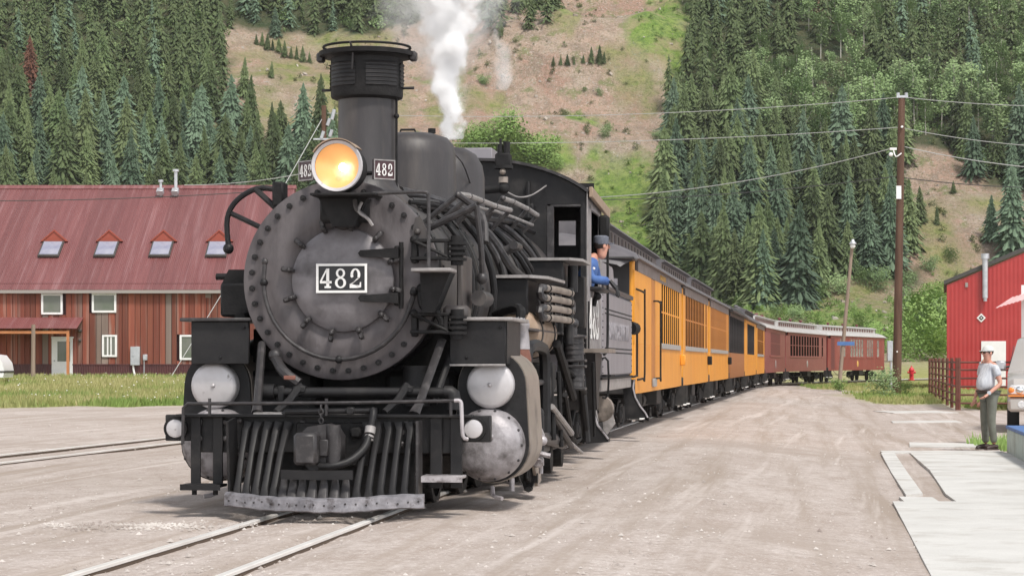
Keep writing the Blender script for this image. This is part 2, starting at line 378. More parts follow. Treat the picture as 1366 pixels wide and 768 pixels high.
# ------------------------------------------------------------------ trees
def leafmat(name, a, b2, rnd=.3, c3=None): return mat(name, a, b2, .75, 0, .9, rnd=rnd, c3=c3, sc3=.25, spec=.25)
M['spruce'] = leafmat('spruce_needles', (.060,.092,.036), (.13,.165,.072), .45)
M['spruce_b'] = leafmat('blue_spruce_needles', (.064,.105,.062), (.125,.18,.115), .35)
M['deadtree'] = leafmat('beetle_killed_needles', (.13,.055,.035), (.17,.09,.06), .2)
M['aspen'] = leafmat('aspen_leaves', (.14,.215,.085), (.24,.32,.145), .2)
M['willow'] = leafmat('willow_leaves', (.15,.25,.06), (.25,.36,.11), .2)
M['bark'] = mat('bark', (.07,.05,.04), (.13,.10,.08), .9, 0, 6)
M['palebark'] = mat('pale_aspen_bark', (.36,.34,.28), (.5,.48,.42), .8, 0, 6)
def conifer(seed, n=52, br=8, rb=.17, rag=.35, bare=.06):
    rg = random.Random(seed); V = []; Fc = []
    for i in range(n):
        z = bare+(1-bare)*(i/n)**.92; r0 = rb*(1-z)**.82+.008
        r0 *= 1-rag*.5+rag*rg.random(); a0 = rg.random()*6.3
        nb = br if i < n*.75 else max(4, br-3)
        for k in range(nb):
            a = a0+2*math.pi*k/nb+rg.uniform(-.25,.25); L = r0*rg.uniform(.5,1.3); zz = z+rg.uniform(-.022,.022)
            ca, sa = math.cos(a), math.sin(a); dr = L*rg.uniform(.12,.75); wd = L*rg.uniform(.11,.22)+.004
            b = len(V)
            def P(t, s, dz): return (ca*L*t-sa*s, sa*L*t+ca*s, zz-dr*t*t+dz)
            V.extend([P(0,0,.012), P(.45,wd,-.012-.02*rg.random()), P(.5,0,.012), P(.45,-wd,-.012-.02*rg.random()), P(.85,wd*.6,-.02), P(1.08,0,-.004), P(.85,-wd*.6,-.02), P(.6,0,-.045)])
            Fc.extend([(b,b+1,b+2),(b,b+2,b+3),(b+2,b+4,b+5),(b+2,b+5,b+6),(b+1,b+7,b+2),(b+3,b+2,b+7)])
    b = len(V)
    V.extend([(.012,0,.95),(-.006,.01,.95),(-.006,-.01,.95),(0,0,1.03)]); Fc.extend([(b,b+1,b+3),(b+1,b+2,b+3),(b+2,b,b+3)])
    return V, Fc
def raw_mesh(name, V, Fc, m, smooth=False):
    me = bpy.data.meshes.new(name); me.from_pydata(V, [], Fc); me.materials.append(m)
    if smooth: me.shade_smooth()
    return me
def leafy(seed, n=900, lobes=7, h0=.35, w=.3, sz=.05, zt=1):
    rg = random.Random(seed); V = []; Fc = []
    C = [(rg.uniform(-w,w)*.6, rg.uniform(-w,w)*.6, h0+(zt-h0)*rg.uniform(.12,.82), rg.uniform(.14,.24)*w/.3) for _ in range(lobes)]
    for i in range(n):
        c = C[i%lobes]; d = Vector((rg.gauss(0,1), rg.gauss(0,1), rg.gauss(0,1)*1.1)).normalized()*(rg.random()**.45)*c[3]
        p = Vector(c[:3])+d; s = sz*rg.uniform(.6,1.3); a = Vector((rg.gauss(0,1),rg.gauss(0,1),rg.gauss(0,1)*.6)).normalized(); q = a.orthogonal().normalized()
        b = len(V); V.extend([p+a*s, p+q*s*.7, p-a*s, p-q*s*.7]); Fc.append((b,b+1,b+2,b+3))
    return V, Fc
con = [conifer(s, 60, 13, rb*.94, rag) for s, rb, rag in ((1,.23,.3),(2,.20,.4),(3,.25,.4),(4,.18,.5),(5,.27,.45),(6,.21,.6))]
con_me = {k: [raw_mesh('crown', V, Fc, M[k]) for V, Fc in con] for k in ('spruce','spruce_b','deadtree')}
asp = [leafy(s, 900, 12, .25, .2, .022) for s in (11,12,13)]
asp_me = [raw_mesh('crown', V, Fc, M['aspen']) for V, Fc in asp]
bush = [leafy(s, 1100, 14, .02, .5, .035, .85) for s in (21,22,23)]
bush_me = {k: [raw_mesh('foliage', V, Fc, M[k]) for V, Fc in bush] for k in ('willow','aspen')}
tr_me = MB().tube([(0,0,-.06),(0,0,.5),(0,0,.97)], [.014,.009,.002], 6).mesh('trunk', M['bark'])
atr_me = MB().tube([(0,0,-.06),(.01,0,.5),(0,0,.9)], [.013,.009,.003], 6).tube([(0,0,.4),(.06,.03,.55),(.1,.05,.7)],[.006,.004,.002],5).tube([(0,0,.45),(-.07,-.02,.6)],[.006,.003],5).mesh('trunk', M['palebark'])
def tree(kind, X, Y, h, idx, label, group, zo=0):
    z = zg(X, Y)+zo; rg = random.Random(int(X*100)+int(Y*77))
    if kind in con_me: nm, cat, cm, tm = ('dead_conifer' if kind == 'deadtree' else 'spruce_tree'), 'tree', con_me[kind][idx%6], tr_me
    elif kind == 'aspen': nm, cat, cm, tm = 'aspen_tree', 'tree', asp_me[idx%3], atr_me
    e = inst(nm, None, None, (X,Y,z), (R(rg.uniform(-2,2)),R(rg.uniform(-2,2)),rg.random()*6.28), (h*rg.uniform(.9,1.15),)*2+(h,), label, cat, group)
    inst('trunk', tm, e); inst('crown', cm, e); return e
def shrub(kind, X, Y, h, idx, label, group, zo=0):
    rg = random.Random(int(X*100)); s = h*1.2
    return inst('shrub', bush_me[kind][idx%3], None, (X,Y,zg(X,Y)+zo), (0,0,rg.random()*6), (s*rg.uniform(.9,1.3),s,s), label, 'shrub', group)
# forest sampling on the slope
rg = random.Random(5); cells = {}; T = []
def free(X, Y, r):
    i, j = int(X//4), int(Y//4)
    for a in range(i-1, i+2):
        for b in range(j-1, j+2):
            for (x, y) in cells.get((a,b), ()):
                if (x-X)**2+(y-Y)**2 < r*r: return False
    cells.setdefault((i,j), []).append((X,Y)); return True
for _ in range(26000):
    Y = rg.uniform(262, 470); X = rg.uniform(-.27, .27)*Y; z = zg(X, Y); x, y = proj(X, Y, z)
    if y < -18 or x < -60 or x > 1420: continue
    side = None
    if inpoly(x, y, FL): side = 'L'
    elif inpoly(x, y, FT): side = 'T'
    elif inpoly(x, y, FR): side = 'R'
    if side is None: continue
    if side == 'L' and y > 300: continue
    if not free(X, Y, 3.0 if side != 'R' else 3.2): continue
    h = rg.choice([rg.uniform(8.5,13.5), rg.uniform(5,11)])*(1.12 if y > 200 else .92)
    kind = 'spruce'
    if rg.random() < (.35 if y > 200 else .08): kind = 'spruce_b'
    if side == 'R':
        an = noise.noise(Vector((X*.03, Y*.03, 8)))
        if y < 215 and an+.4*rg.random() > (.02 if x > 1060 else .36): kind = 'aspen'; h *= .95
        if y < 130 and 975 < x < 1110 and rg.random() < .11: kind = 'deadtree'
    if side == 'L' and rg.random() < .004: kind = 'deadtree'
    if side == 'T': h *= .85
    T.append((Y, X, h, kind, side, x, y))
T.sort(); print('forest', len(T))
stuff = {}
for i, (Y, X, h, kind, side, x, y) in enumerate(T):
    if side == 'T': lab, grp = 'small dark spruce at the top of the scree slope right of the steam', 'spruces above the scree'
    elif side == 'L': lab, grp = 'dark spruce in the dense forest above the red-roofed building', 'spruces on the hillside left of the locomotive'
    else: lab, grp = 'spruce in the forest on the hillside behind the passenger train', 'spruces on the hillside right of the locomotive'
    szw = 'tall' if h*3000/Y > 92 else 'medium-sized' if h*3000/Y > 66 else 'small'
    if side == 'L':
        hz_ = 'at the left edge' if x < 45 else 'above the leftmost skylight' if x < 105 else 'above the second skylight' if x < 180 else 'above the third skylight' if x < 255 else 'above the rightmost skylight' if x < 330 else 'left of the smokestack' if x < 440 else 'behind the smokestack'
        vt = 'lowest row behind the red roof' if y > 205 else 'halfway up the hill' if y > 115 else 'high on the hill'
    else:
        hz_ = 'beside the bright green meadow' if x < 950 else 'above the far orange coaches' if x < 1035 else 'above the maroon coaches' if x < 1120 else 'just left of the tall pole' if x < 1197 else 'right of the tall pole' if x < 1290 else 'at the right edge'
        vt = 'foot of the forest' if y > 290 else 'halfway up the hill' if y > 150 else 'high on the hill'
    if side != 'T': lab = szw+' dark green spruce, '+vt+', '+hz_; grp = 'dark spruces, '+vt+', '+hz_
    if kind == 'spruce_b': lab = lab.replace('dark green spruce', 'bluish spruce')
    elif kind == 'aspen': lab = szw+' pale-barked light green aspen '+vt+', '+hz_; grp = 'aspens, '+vt+', '+hz_
    if False: lab = lab.replace('dark spruce', 'bluish spruce').replace('spruce in the forest', 'bluish spruce in the forest'); grp = 'bluish '+grp
    if kind == 'spruce_b' and side != 'T': grp = 'bluish '+grp[5:]
    if kind == 'deadtree': lab, grp = 'reddish-brown dead conifer standing in the green forest', 'dead conifers'
    cnt = stuff.setdefault('n_'+('asp' if kind == 'aspen' else 'con'), [0])
    if cnt[0] < 292: cnt[0] += 1; tree(kind, X, Y, h, i, lab, grp)
    else: stuff.setdefault(kind, []).append((X, Y, h, i))
def join_stuff(name, items, lib, m, label, cat, tr=None):
    Vs = []; Fs = []; off = 0
    lv = [(np.array([tuple(p) for p in V], dtype=np.float32), np.array(Fc, dtype=np.int32)) for V, Fc in lib]
    for (X, Y, h, i) in items:
        v, f = lv[i%len(lv)]; a = (i*2.4)%6.28; c, s = math.cos(a), math.sin(a)
        q = np.stack([(v[:,0]*c-v[:,1]*s)*h+X, (v[:,0]*s+v[:,1]*c)*h+Y, v[:,2]*h+zg(X,Y)], 1); Vs.append(q); Fs.append(f+off); off += len(v)
    V = np.concatenate(Vs); Fc = np.concatenate(Fs); me = bpy.data.meshes.new(name)
    k = Fc.shape[1]; me.vertices.add(len(V)); me.vertices.foreach_set('co', V.ravel()); me.loops.add(Fc.size); me.loops.foreach_set('vertex_index', Fc.ravel())
    me.polygons.add(len(Fc)); me.polygons.foreach_set('loop_start', np.arange(0, Fc.size, k, dtype=np.int32)); me.update(); me.validate(); me.materials.append(m)
    return inst(name, me, None, label=label, cat=cat, kind='stuff')
thin = [conifer(s, 18, 6, .22, .5) for s in (31,32,33,34)]
if stuff.get('spruce'): join_stuff('far_spruce_forest', stuff['spruce'], thin, M['spruce'], 'dense dark spruce forest covering the upper hillsides at the top of the picture', 'forest')
if stuff.get('spruce_b'): join_stuff('far_blue_spruce_forest', stuff['spruce_b'], thin, M['spruce_b'], 'scattered bluish spruces high on the upper hillsides', 'forest')
if stuff.get('aspen'): join_stuff('far_aspen_grove', stuff['aspen'], asp, M['aspen'], 'light green aspen grove at the top right of the hillside', 'forest')
for (X, Y, h, i) in stuff.get('deadtree', [])[:12]: tree('deadtree', X, Y, h, i, 'reddish-brown dead conifer standing in the green forest', 'dead conifers')
lb = [leafy(s, 110, 8, .02, .5, .075, .8) for s in (41,42,43)]
rg2 = random.Random(77); SB = []; UB = []
for _ in range(12000):
    Y = rg2.uniform(235, 470); X = rg2.uniform(-.25,.25)*Y; z = zg(X, Y); x, y = proj(X, Y, z)
    if y < -10 or not -20 < x < 1400: continue
    inf = inpoly(x, y, FL) or inpoly(x, y, FR)
    d_ = noise.noise(Vector((X*.05, Y*.05, 6)))
    if inf and len(UB) < 900: UB.append((X, Y, rg2.uniform(1.0,3.6), _))
    elif not inf and d_ > .02 and len(SB) < 800: SB.append((X, Y, rg2.uniform(.35,1.6), _))
M['scrub'] = leafmat('dry_scrub_leaves', (.12,.15,.06), (.20,.21,.10), .2)
join_stuff('slope_scrub', SB, lb, M['scrub'], 'low scrub dotted over the open scree slopes', 'scrub'); join_stuff('forest_understory', UB, lb, M['aspen'], 'light green undergrowth between the trunks of the hillside forest', 'undergrowth')
GB = []
for _ in range(9000):
    Y = rg2.uniform(225, 470); X = rg2.uniform(-.12,.25)*Y; z = zg(X, Y); x, y = proj(X, Y, z)
    if y > -10 and len(GB) < 520 and blob(x, y, BRIGHT) > .3 and not inpoly(x, y, FR): GB.append((X, Y, rg2.uniform(.4,1.5), _))
join_stuff('meadow_bushes', GB, lb, M['willow'], 'low bright green bushes covering the damp gully and meadow on the slope', 'bushes')
rk = MB(); rgk = random.Random(4)
for _ in range(1500):
    Y = rgk.uniform(240, 460); X = rgk.uniform(-.16,.25)*Y; x, y = proj(X, Y, zg(X, Y))
    if inpoly(x, y, FR) or inpoly(x, y, FL): continue
    s = .12+.5*rgk.random()**3; rk.box((X, Y, zg(X, Y)+s*.15), (s*rgk.uniform(.7,1.6), s, s*.7), Matrix.Rotation(rgk.random()*3, 3, (rgk.random(), rgk.random(), 1)))
rk.obj('scree_boulders', mat('pale_scree_rock', (.34,.28,.23), (.50,.45,.40), .9, 0, .4), None, 0, False, label='pale boulders scattered over the scree slope', cat='rocks', kind='stuff')
# individual trees on the open ground, located by where they stand on the slope
def slope_at(x, y):
    lo = 190.0
    while lo < 475:
        X = (x-683)/3000*lo; z = zg(X, lo)
        if proj(X, lo, z)[1] <= y: return X, lo
        lo += 1.0
    return (x-683)/3000*475, 475
def onslope(kind, x, y, hpx, i, lab, grp=None):
    X, Y = slope_at(x, y); h = hpx*Y/3000
    return tree(kind, X, Y, h, i, lab, grp) if kind in ('spruce','spruce_b','aspen','deadtree') else shrub(kind[1:], X, Y, h, i, lab, grp)
SINGLES = [('spruce',325,132,52,'lone dark spruce on the bare grassy slope left of the smokestack'),('spruce',362,105,22,'small spruce beside the path on the grassy slope left of the smokestack'),
 ('spruce_b',368,50,40,'bluish spruce at the upper edge of the opening left of the smokestack'),('spruce',668,52,24,'tiny lone spruce on the scree just right of the steam plume'),
 ('spruce',1295,375,18,'tiny spruce low on the bare slope above the red shed roof'),('spruce_b',1350,345,128,'large bluish spruce at the right edge above the red shed'),
 ('spruce_b',1322,322,60,'smaller spruce left of the large one above the red shed'),('spruce',1212,335,95,'narrow spruce right of the tall utility pole'),('spruce',1228,300,48,'slim young spruce on the bare slope right of the utility pole'),
 ('spruce',1250,300,26,'small spruce alone on the bare slope right of the pole'),('spruce',1272,258,16,'very small spruce near the top of the bare slope'),('spruce_b',1163,365,88,'bluish spruce at the forest edge just left of the utility pole'),
 ('spruce_b',1062,412,142,'tall full spruce, rightmost of the big ones behind the yellow coaches'),('spruce_b',1018,412,105,'broad bluish spruce behind the far yellow coaches'),('spruce_b',955,372,130,'large spruce behind the roofs of the yellow coaches'),
 ('spruce_b',925,360,110,'leftmost large spruce beside the bright green meadow'),('spruce',1130,365,70,'spruce rising behind the lamp pole')]
for i, (k, x, y, hp, lab) in enumerate(SINGLES): onslope(k, x, y, hp, i, lab)
for i, x in enumerate([342,350,357,364,372,380,388,396,404,413]): onslope('spruce', x, 62+i*2.6, 15+i%3*3, i, 'young spruce in the row along the path left of the smokestack', 'young spruces along the path')
for i, (x, hp) in enumerate([(738,12),(748,13),(757,15),(766,10),(778,11),(789,22),(800,24),(806,16)]): onslope('spruce', x, 92, hp, i, 'small spruce in the row on top of the tan mine dump', 'small spruces on the mine dump')
for i, (x, y, hp) in enumerate([(618,213,30),(632,218,38),(650,215,36),(668,212,46),(684,214,40),(700,222,44),(716,228,38),(730,226,34),(742,232,22),(676,188,36),(640,192,26)]): onslope('bwillow', x, y, hp, i, 'bright green willow clump on the slope above the boiler domes', 'willows above the boiler domes')
for i, (x, y, hp, l) in enumerate([(808,186,16,'round green bush on the tan scree above the cab roof'),(875,190,12,'low green bush at the right end of the scree terrace'),(645,117,14,'green bush just right of the steam plume'),(800,133,9,'small dark bush in the middle of the tan mine dump'),(780,128,6,'tiny bush on the tan mine dump')]): onslope('baspen', x, y, hp, i, l)
for i, (x, y, hp) in enumerate([(1225,478,52),(1240,470,64),(1252,482,46),(1210,482,40),(1232,440,40),(1218,420,34),(1255,445,50),(1246,410,30),(1205,455,36),(1262,470,56),(1180,470,34),(1165,455,26),(1150,440,22)]): onslope('bwillow', x, y, hp, i, 'light green willow bush on the flat between the pole and the red shed', 'willow bushes beside the red shed')
for i, (x, y, hp) in enumerate([(1090,405,26),(1060,428,20),(1120,395,26),(1150,385,22),(1172,392,30),(1240,365,22),(1268,350,18),(985,392,30),(950,385,34),(1035,425,16),(1210,390,24),(905,352,36),(890,330,30),(1100,350,20)]): onslope('baspen', x, y, hp, i, 'scrubby green bush at the foot of the mountain behind the train', 'scrub at the foot of the mountain')
for i, (x, y, hp) in enumerate([(1230,440,60),(1256,430,70),(1205,400,50)]): onslope('aspen', x, y+30, hp, i, 'young aspen standing left of the red shed', 'young aspens left of the red shed')
# ------------------------------------------------------------------ track path: straight, then a long right-hand bend
LX, LY, LH = -1.48, 19.47, 7.04
def heading(s): return LH+1.1*sm((s-14)/20)+16*sm((s-88)/64)
PATH = {}
_x, _y = LX, LY
for i in range(0, 2100): 
    PATH[i] = (_x, _y, heading(i*.1)); a = R(heading(i*.1)); _x += math.sin(a)*.1; _y += math.cos(a)*.1
_x, _y = LX, LY
for i in range(-1, -400, -1): a = R(LH); _x -= math.sin(a)*.1; _y -= math.cos(a)*.1; PATH[i] = (_x, _y, LH)
def pt(s): return PATH[max(-399, min(2099, int(round(s*10))))]
def rails(name, offs, pts, z0=0.012):
    t = thing(name[0], name[1], 'rail track', (0,0,0))
    for off in offs:
      for nm, mm, prof in (('rail','railtop',[(-.030,-.012),(-.030,.006),(-.024,.011),(.024,.011),(.030,.006),(.030,-.012)]),('rail_web','railweb',[(-.026,-.12),(-.026,-.012),(.026,-.012),(.026,-.12)])):
        mb = MB(); vs = []; n = len(prof)
        for (x, y, h) in pts:
            a = R(h); nx, ny = math.cos(a), -math.sin(a)
            for (u, w) in prof: vs.append((x+nx*(off+u), y+ny*(off+u), z0+w))
        fs = [(i*n+k, (i+1)*n+k, (i+1)*n+(k+1)%n, i*n+(k+1)%n) for i in range(len(pts)-1) for k in range(n)]
        mb.add(vs, fs); mb.obj(nm, M[mm], t, ang=30)
    return t
M['railweb'] = mat('rusty_rail_web', (.10,.07,.05), rough=.9)
M['railtop'] = mat('polished_rail_head', (.80,.78,.75), (.66,.63,.60), .35, .1, 3, st=(1,.3,1))
M['railtop2'] = mat('dusty_rail_head', (.48,.44,.4), (.36,.32,.29), .45, .2, 3)
rails(('railway_track','narrow gauge track with two shiny rails set in the dirt under the locomotive'), (-.457,.457), [pt(s) for s in range(-38, 200, 2)])
rails(('railway_track','second pair of rails crossing the dirt lot left of the locomotive'), (-.457,.457), [(-6.7+(y-29.5)*.158, y, 8.98) for y in range(-20, 70, 6)], .035)

# ------------------------------------------------------------------ big serif digits, as flat raised lettering
def digit(mb, ch, ox, oy, w, h, d):
    def P(p): return (ox+p[0]*w, d, oy+p[1]*h)
    def poly(pts):
        n = len(pts); a = [P(p) for p in pts]; b = [(x, y+.006, z) for x, y, z in a]
        mb.add(a+b, [tuple(range(n)), tuple(range(n,2*n))[::-1]]+[(k,(k+1)%n,n+(k+1)%n,n+k) for k in range(n)])
    def ring(cx, cy, rx, ry, tx, ty, a0=0, a1=360, n=20):
        for i in range(n):
            u, v = R(a0+(a1-a0)*i/n), R(a0+(a1-a0)*(i+1)/n)
            def q(a, k): return (cx+(rx-tx*k)*math.cos(a), cy+(ry-ty*k)*math.sin(a))
            poly([q(u,0), q(v,0), q(v,1), q(u,1)])
    if ch == '4':
        poly([(.47,1),(.68,1),(.68,.1),(.47,.1)]); poly([(.34,.1),(.81,.1),(.81,0),(.34,0)]); poly([(.0,.36),(.86,.36),(.86,.24),(.0,.24)]); poly([(.47,1),(.58,1),(.13,.36),(.0,.36)])
    if ch == '8': ring(.42,.76,.34,.24,.16,.08); ring(.42,.27,.41,.28,.19,.08)
    if ch == '2':
        ring(.42,.68,.36,.32,.19,.08,-30,178); poly([(.06,.68),(.25,.68),(.27,.58),(.16,.52),(.06,.58)])
        poly([(.73,.52),(.56,.50),(.0,.08),(.0,.2),(.1,.2)]); poly([(.0,0),(.0,.12),(.18,.19),(.48,.14),(.66,.08),(.60,0)]); poly([(.60,0),(.84,.04),(.84,.3),(.76,.3),(.72,.14),(.5,.14)])
def digits(txt, w, h, m, gap=.16):
    mb = MB(); n = len(txt); tot = n*w+(n-1)*w*gap
    for i, c in enumerate(txt): digit(mb, c, -tot/2+i*w*(1+gap), -h/2, w, h, -.006)
    return mb.mesh('number', m, 0)

# ------------------------------------------------------------------ STEAM LOCOMOTIVE (x to the right in view, y towards the cab, z up)
L0 = thing('steam_locomotive', 'black narrow gauge steam locomotive 482 with lit headlight and snow-plough-less bar pilot', 'locomotive', (LX,LY,0), -R(LH))
L0['label'] = 'large black steam locomotive numbered 482 with its round headlight lit'
CZ = 2.01
def P(n, mb, m='black', par=None, **k): return mb.obj(n, M[m], par or L0, **k)
# boiler shell
def bR(y): return .835 if y < 2.2 else .90+.02*min(1,(y-2.2)/.3) if y < 5.6 else .92+.12*min(1,(y-5.6)/.9)
mb = MB(); mb.lathe([(.80,.03),(.835,.05),(.835,2.2)], (0,0,CZ), 'y', 64); smb = P('smokebox', mb, 'soot')
mb = MB(); mb.lathe([(.835,2.2),(.895,2.22),(.92,5.6),(1.04,6.5),(1.04,8.8)], (0,0,CZ), 'y', 64); boi = P('boiler', mb, 'soot')
band = MB().lathe([(.012,-.035),(.02,-.03),(.02,.03),(.012,.035)], (0,0,0), 'y', 8)
for y in (.28, 1.55, 2.24, 3.1, 4.0, 4.9, 5.62, 6.6, 7.5):
    r = bR(y+.05)+.004; MB().lathe([(r,-.035),(r+.012,-.03),(r+.012,.03),(r,.035)], (0,y,CZ), 'y', 64).obj('band', M['black'], boi)
rows = MB()
for y in (.12,.42,2.05,2.36):
    for k in range(40):
        a = 2*math.pi*k/40; r = bR(y)+.004; rows.ball((r*math.sin(a), y, CZ+r*math.cos(a)), .014, 6, 4)
rows.obj('rivets', M['black'], boi, kind='stuff')
# smokebox front ring and door
P('front_plate', MB().lathe([(0,-.02),(.50,-.02),(.53,-.035),(.60,-.03),(.70,-.012),(.83,-.012),(.862,.0),(.868,.03),(.862,.07),(.80,.07)], (0,0,CZ), 'y', 72), 'front')
P('smokebox_door', MB().lathe([(0,-.135),(.15,-.132),(.30,-.118),(.40,-.09),(.445,-.06),(.452,-.02)], (.025,0,CZ), 'y', 56), 'door')
bolt = MB().lathe([(0,-.034),(.012,-.032),(.015,-.026),(.016,-.022),(.026,-.022),(.026,.0)], (0,0,0), 'y', 8).mesh('bolt', M['black'])
for k in range(36):
    a = 2*math.pi*(k+.5)/36; inst('bolt', bolt, L0, (.785*math.sin(a), -.012, CZ+.785*math.cos(a)))
clamp = MB().box((0,-.04,0), (.045,.05,.11), None, .012).ball((0,-.07,-.02), (.026,.03,.026), 8, 6).cyl((0,-.02,.06),(0,-.02,-.06),.017,n=8).mesh('door_clamp', M['pipe'])
for k in range(12):
    a = 2*math.pi*(k+.35)/12
    if 60 < math.degrees(a) % 360 < 118: pass
    inst('door_clamp', clamp, L0, (.025+.485*math.sin(a), -.06, CZ+.485*math.cos(a)), (0,a,0))
h = MB()
for z in (2.235, 1.85): h.prism([(.20,z-.03),(.53,z-.045),(.53,z+.045),(.20,z+.025),(.18,z)], 'y', -.165, -.125)
h.cyl((.545,-.10,1.76),(.545,-.10,2.33),.02,n=10); h.box((.52,-.06,2.235),(.07,.1,.13),None,.01); h.box((.52,-.06,1.85),(.07,.1,.13),None,.01); P('door_hinge', h, 'black2')
npl = P('number_plate', MB().box((.04,-.155,2.02),(.445,.03,.25),None,.004), 'plateblk'); npl['label'] = 'black number plate with white numerals 482 and a white rim'
f = MB()
for (x,z,w,hh) in ((.04,2.135,.445,.02),(.04,1.905,.445,.02),(-.172,2.02,.02,.21),(.252,2.02,.02,.21)): f.box((x,-.173,z),(w,.012,hh))
f.obj('rim', M['white'], npl); inst('numerals', digits('482', .118, .168, M['white'], .10), npl, (.04,-.172,2.02))
# hand rail sweeping under the door
pts = [(.0+.66*math.cos(R(a)), -.10, CZ-.02+.665*math.sin(R(a))) for a in range(170, 361, 8)]; pts = [(pts[0][0]+.0, -.10, 2.17)]+pts[1:]
g = P('front_grab_rail', MB().tube(pts, .02, 8).ball(pts[0], .032, 8, 6).ball(pts[-1], .03, 8, 6), 'pipe')
for a in (180, 270, 352):
    x, z = .66*math.cos(R(a)), CZ-.02+.665*math.sin(R(a)); MB().cyl((x,-.10,z),(x,-.005,z),.022,n=8).ball((x,-.10,z),.036,8,6).obj('rail_bracket', M['black'], g)
# headlight on its shelf
hl = P('headlight', MB().lathe([(.0,.30),(.16,.28),(.20,.22),(.205,-.05),(.222,-.06),(.222,-.10),(.20,-.105),(.19,-.10),(.19,-.06)], (.065,-.40,2.955), 'y', 40), 'black2')
hl['label'] = 'round headlight glowing warm yellow'
M['lens'] = bpy.data.materials.new('headlight_reflector_glow'); m = M['lens']; m.use_nodes = True; nt = m.node_tree; b = nt.nodes['Principled BSDF']
b.inputs['Base Color'].default_value = (.7,.35,.12,1); b.inputs['Roughness'].default_value = .25
tc = nt.nodes.new('ShaderNodeTexCoord'); vd = nt.nodes.new('ShaderNodeVectorMath'); vd.operation = 'DISTANCE'; vd.inputs[1].default_value = (.125,-.40,2.915)
nt.links.new(tc.outputs['Object'], vd.inputs[0]); wv = nt.nodes.new('ShaderNodeTexNoise'); wv.inputs['Scale'].default_value = 12; nt.links.new(tc.outputs['Object'], wv.inputs[0])
ad = nt.nodes.new('ShaderNodeMath'); ad.operation = 'MULTIPLY_ADD'; ad.inputs[1].default_value = .13; nt.links.new(wv.outputs[0], ad.inputs[0]); nt.links.new(vd.outputs['Value'], ad.inputs[2])
cr = nt.nodes.new('ShaderNodeValToRGB'); e = cr.color_ramp.elements; e[0].position = .085; e[0].color = (1,.96,.88,1); e[1].position = .29; e[1].color = (.36,.16,.05,1)
q = cr.color_ramp.elements.new(.125); q.color = (.80,.56,.36,1); q = cr.color_ramp.elements.new(.17); q.color = (.50,.26,.10,1)
nt.links.new(ad.outputs[0], cr.inputs[0]); nt.links.new(cr.outputs[0], b.inputs['Emission Color']); b.inputs['Emission Strength'].default_value = .36
MB().lathe([(0,-.02),(.06,-.025),(.13,-.05),(.195,-.085)], (.065,-.40,2.955), 'y', 36).obj('reflector', m, hl)
MB().lathe([(.188,-.108),(.215,-.118),(.222,-.10)], (.065,-.40,2.955), 'y', 40).obj('lens_rim', M['silver'], hl)
v = MB(); vs = []; fs = []
for i in range(13):
    a = R(40+110*i/12)
    for r, y in ((.232,-.30),(.232,-.545),(.224,-.545),(.224,-.30)): vs.append((.065+r*math.cos(a), y, 2.955+r*math.sin(a)))
for i in range(12):
    for k in range(4): fs.append((i*4+k,i*4+(k+1)%4,(i+1)*4+(k+1)%4,(i+1)*4+k))
v.add(vs, fs); v.obj('visor', M['tan'], hl)
bu = MB().ball((.11,-.475,2.945),(.035,.03,.035),12,8); bu.obj('bulb', mat('lit_bulb',(1,.9,.7),emit=((1,.93,.8),3)), hl)
P('headlight_shelf', MB().box((.12,-.36,2.715),(.56,.36,.022),None,.005).box((.06,-.12,2.60),(.40,.22,.2),None,.02).prism([(-.14,2.70),(.28,2.70),(.17,2.46),(-.02,2.46)],'y',-.28,-.06), 'black2')
P('bell_bracket', MB().lathe([(.0,-.13),(.07,-.12),(.085,-.05),(.10,0)], (.04,-.05,2.53), 'y', 20).tube([(.18,-.3,2.68),(.20,-.33,2.6),(.27,-.33,2.54)], .02, 7, 3), 'soot')
P('front_hand_rail', MB().tube([(.36,-.42,2.725),(.78,-.42,2.735),(.825,-.42,2.71),(.835,-.42,2.66),(.835,-.42,2.1)], .016, 8, 3), 'pipe')
P('front_step', MB().box((.87,-.36,2.075),(.34,.34,.03),None,.006), 'pipelt'); P('step_bracket', MB().prism([(.74,2.06),(1.0,2.06),(.86,1.72),(.76,1.72)],'y',-.30,-.02), 'black2')
inst('hose_clip', MB().tube([(.24,-.30,2.66),(.22,-.34,2.58),(.30,-.36,2.52),(.34,-.34,2.46)],.014,6,3).mesh('hose_clip', M['pipelt']), L0)
for (x, a, w) in ((.385, 42, 1), (-.285, -42, 1)):
    nb = box('number_board', (0,0,0), (.215,.03,.175), M['plum'], L0, .004); nb.location = (x, -.05-(.02 if x > 0 else 0), 2.955+(.0 if x > 0 else .0)); nb.rotation_euler = (0,0,R(a))
    nb['label'] = 'small plum number board reading 482 beside the headlight'
    f = MB()
    for (xx,z,ww,hh) in ((0,.081,.215,.010),(0,-.081,.215,.010),(-.102,0,.010,.155),(.102,0,.010,.155)): f.box((xx,-.018,z),(ww,.006,hh))
    f.obj('rim', M['pipelt'], nb); inst('numerals', digits('482', .052, .105, M['white']), nb, (0,-.0155,0))
    P('board_bracket', MB().cyl((x*.5,.02,2.93),(x,.0,2.94),.018,n=8), 'black2')
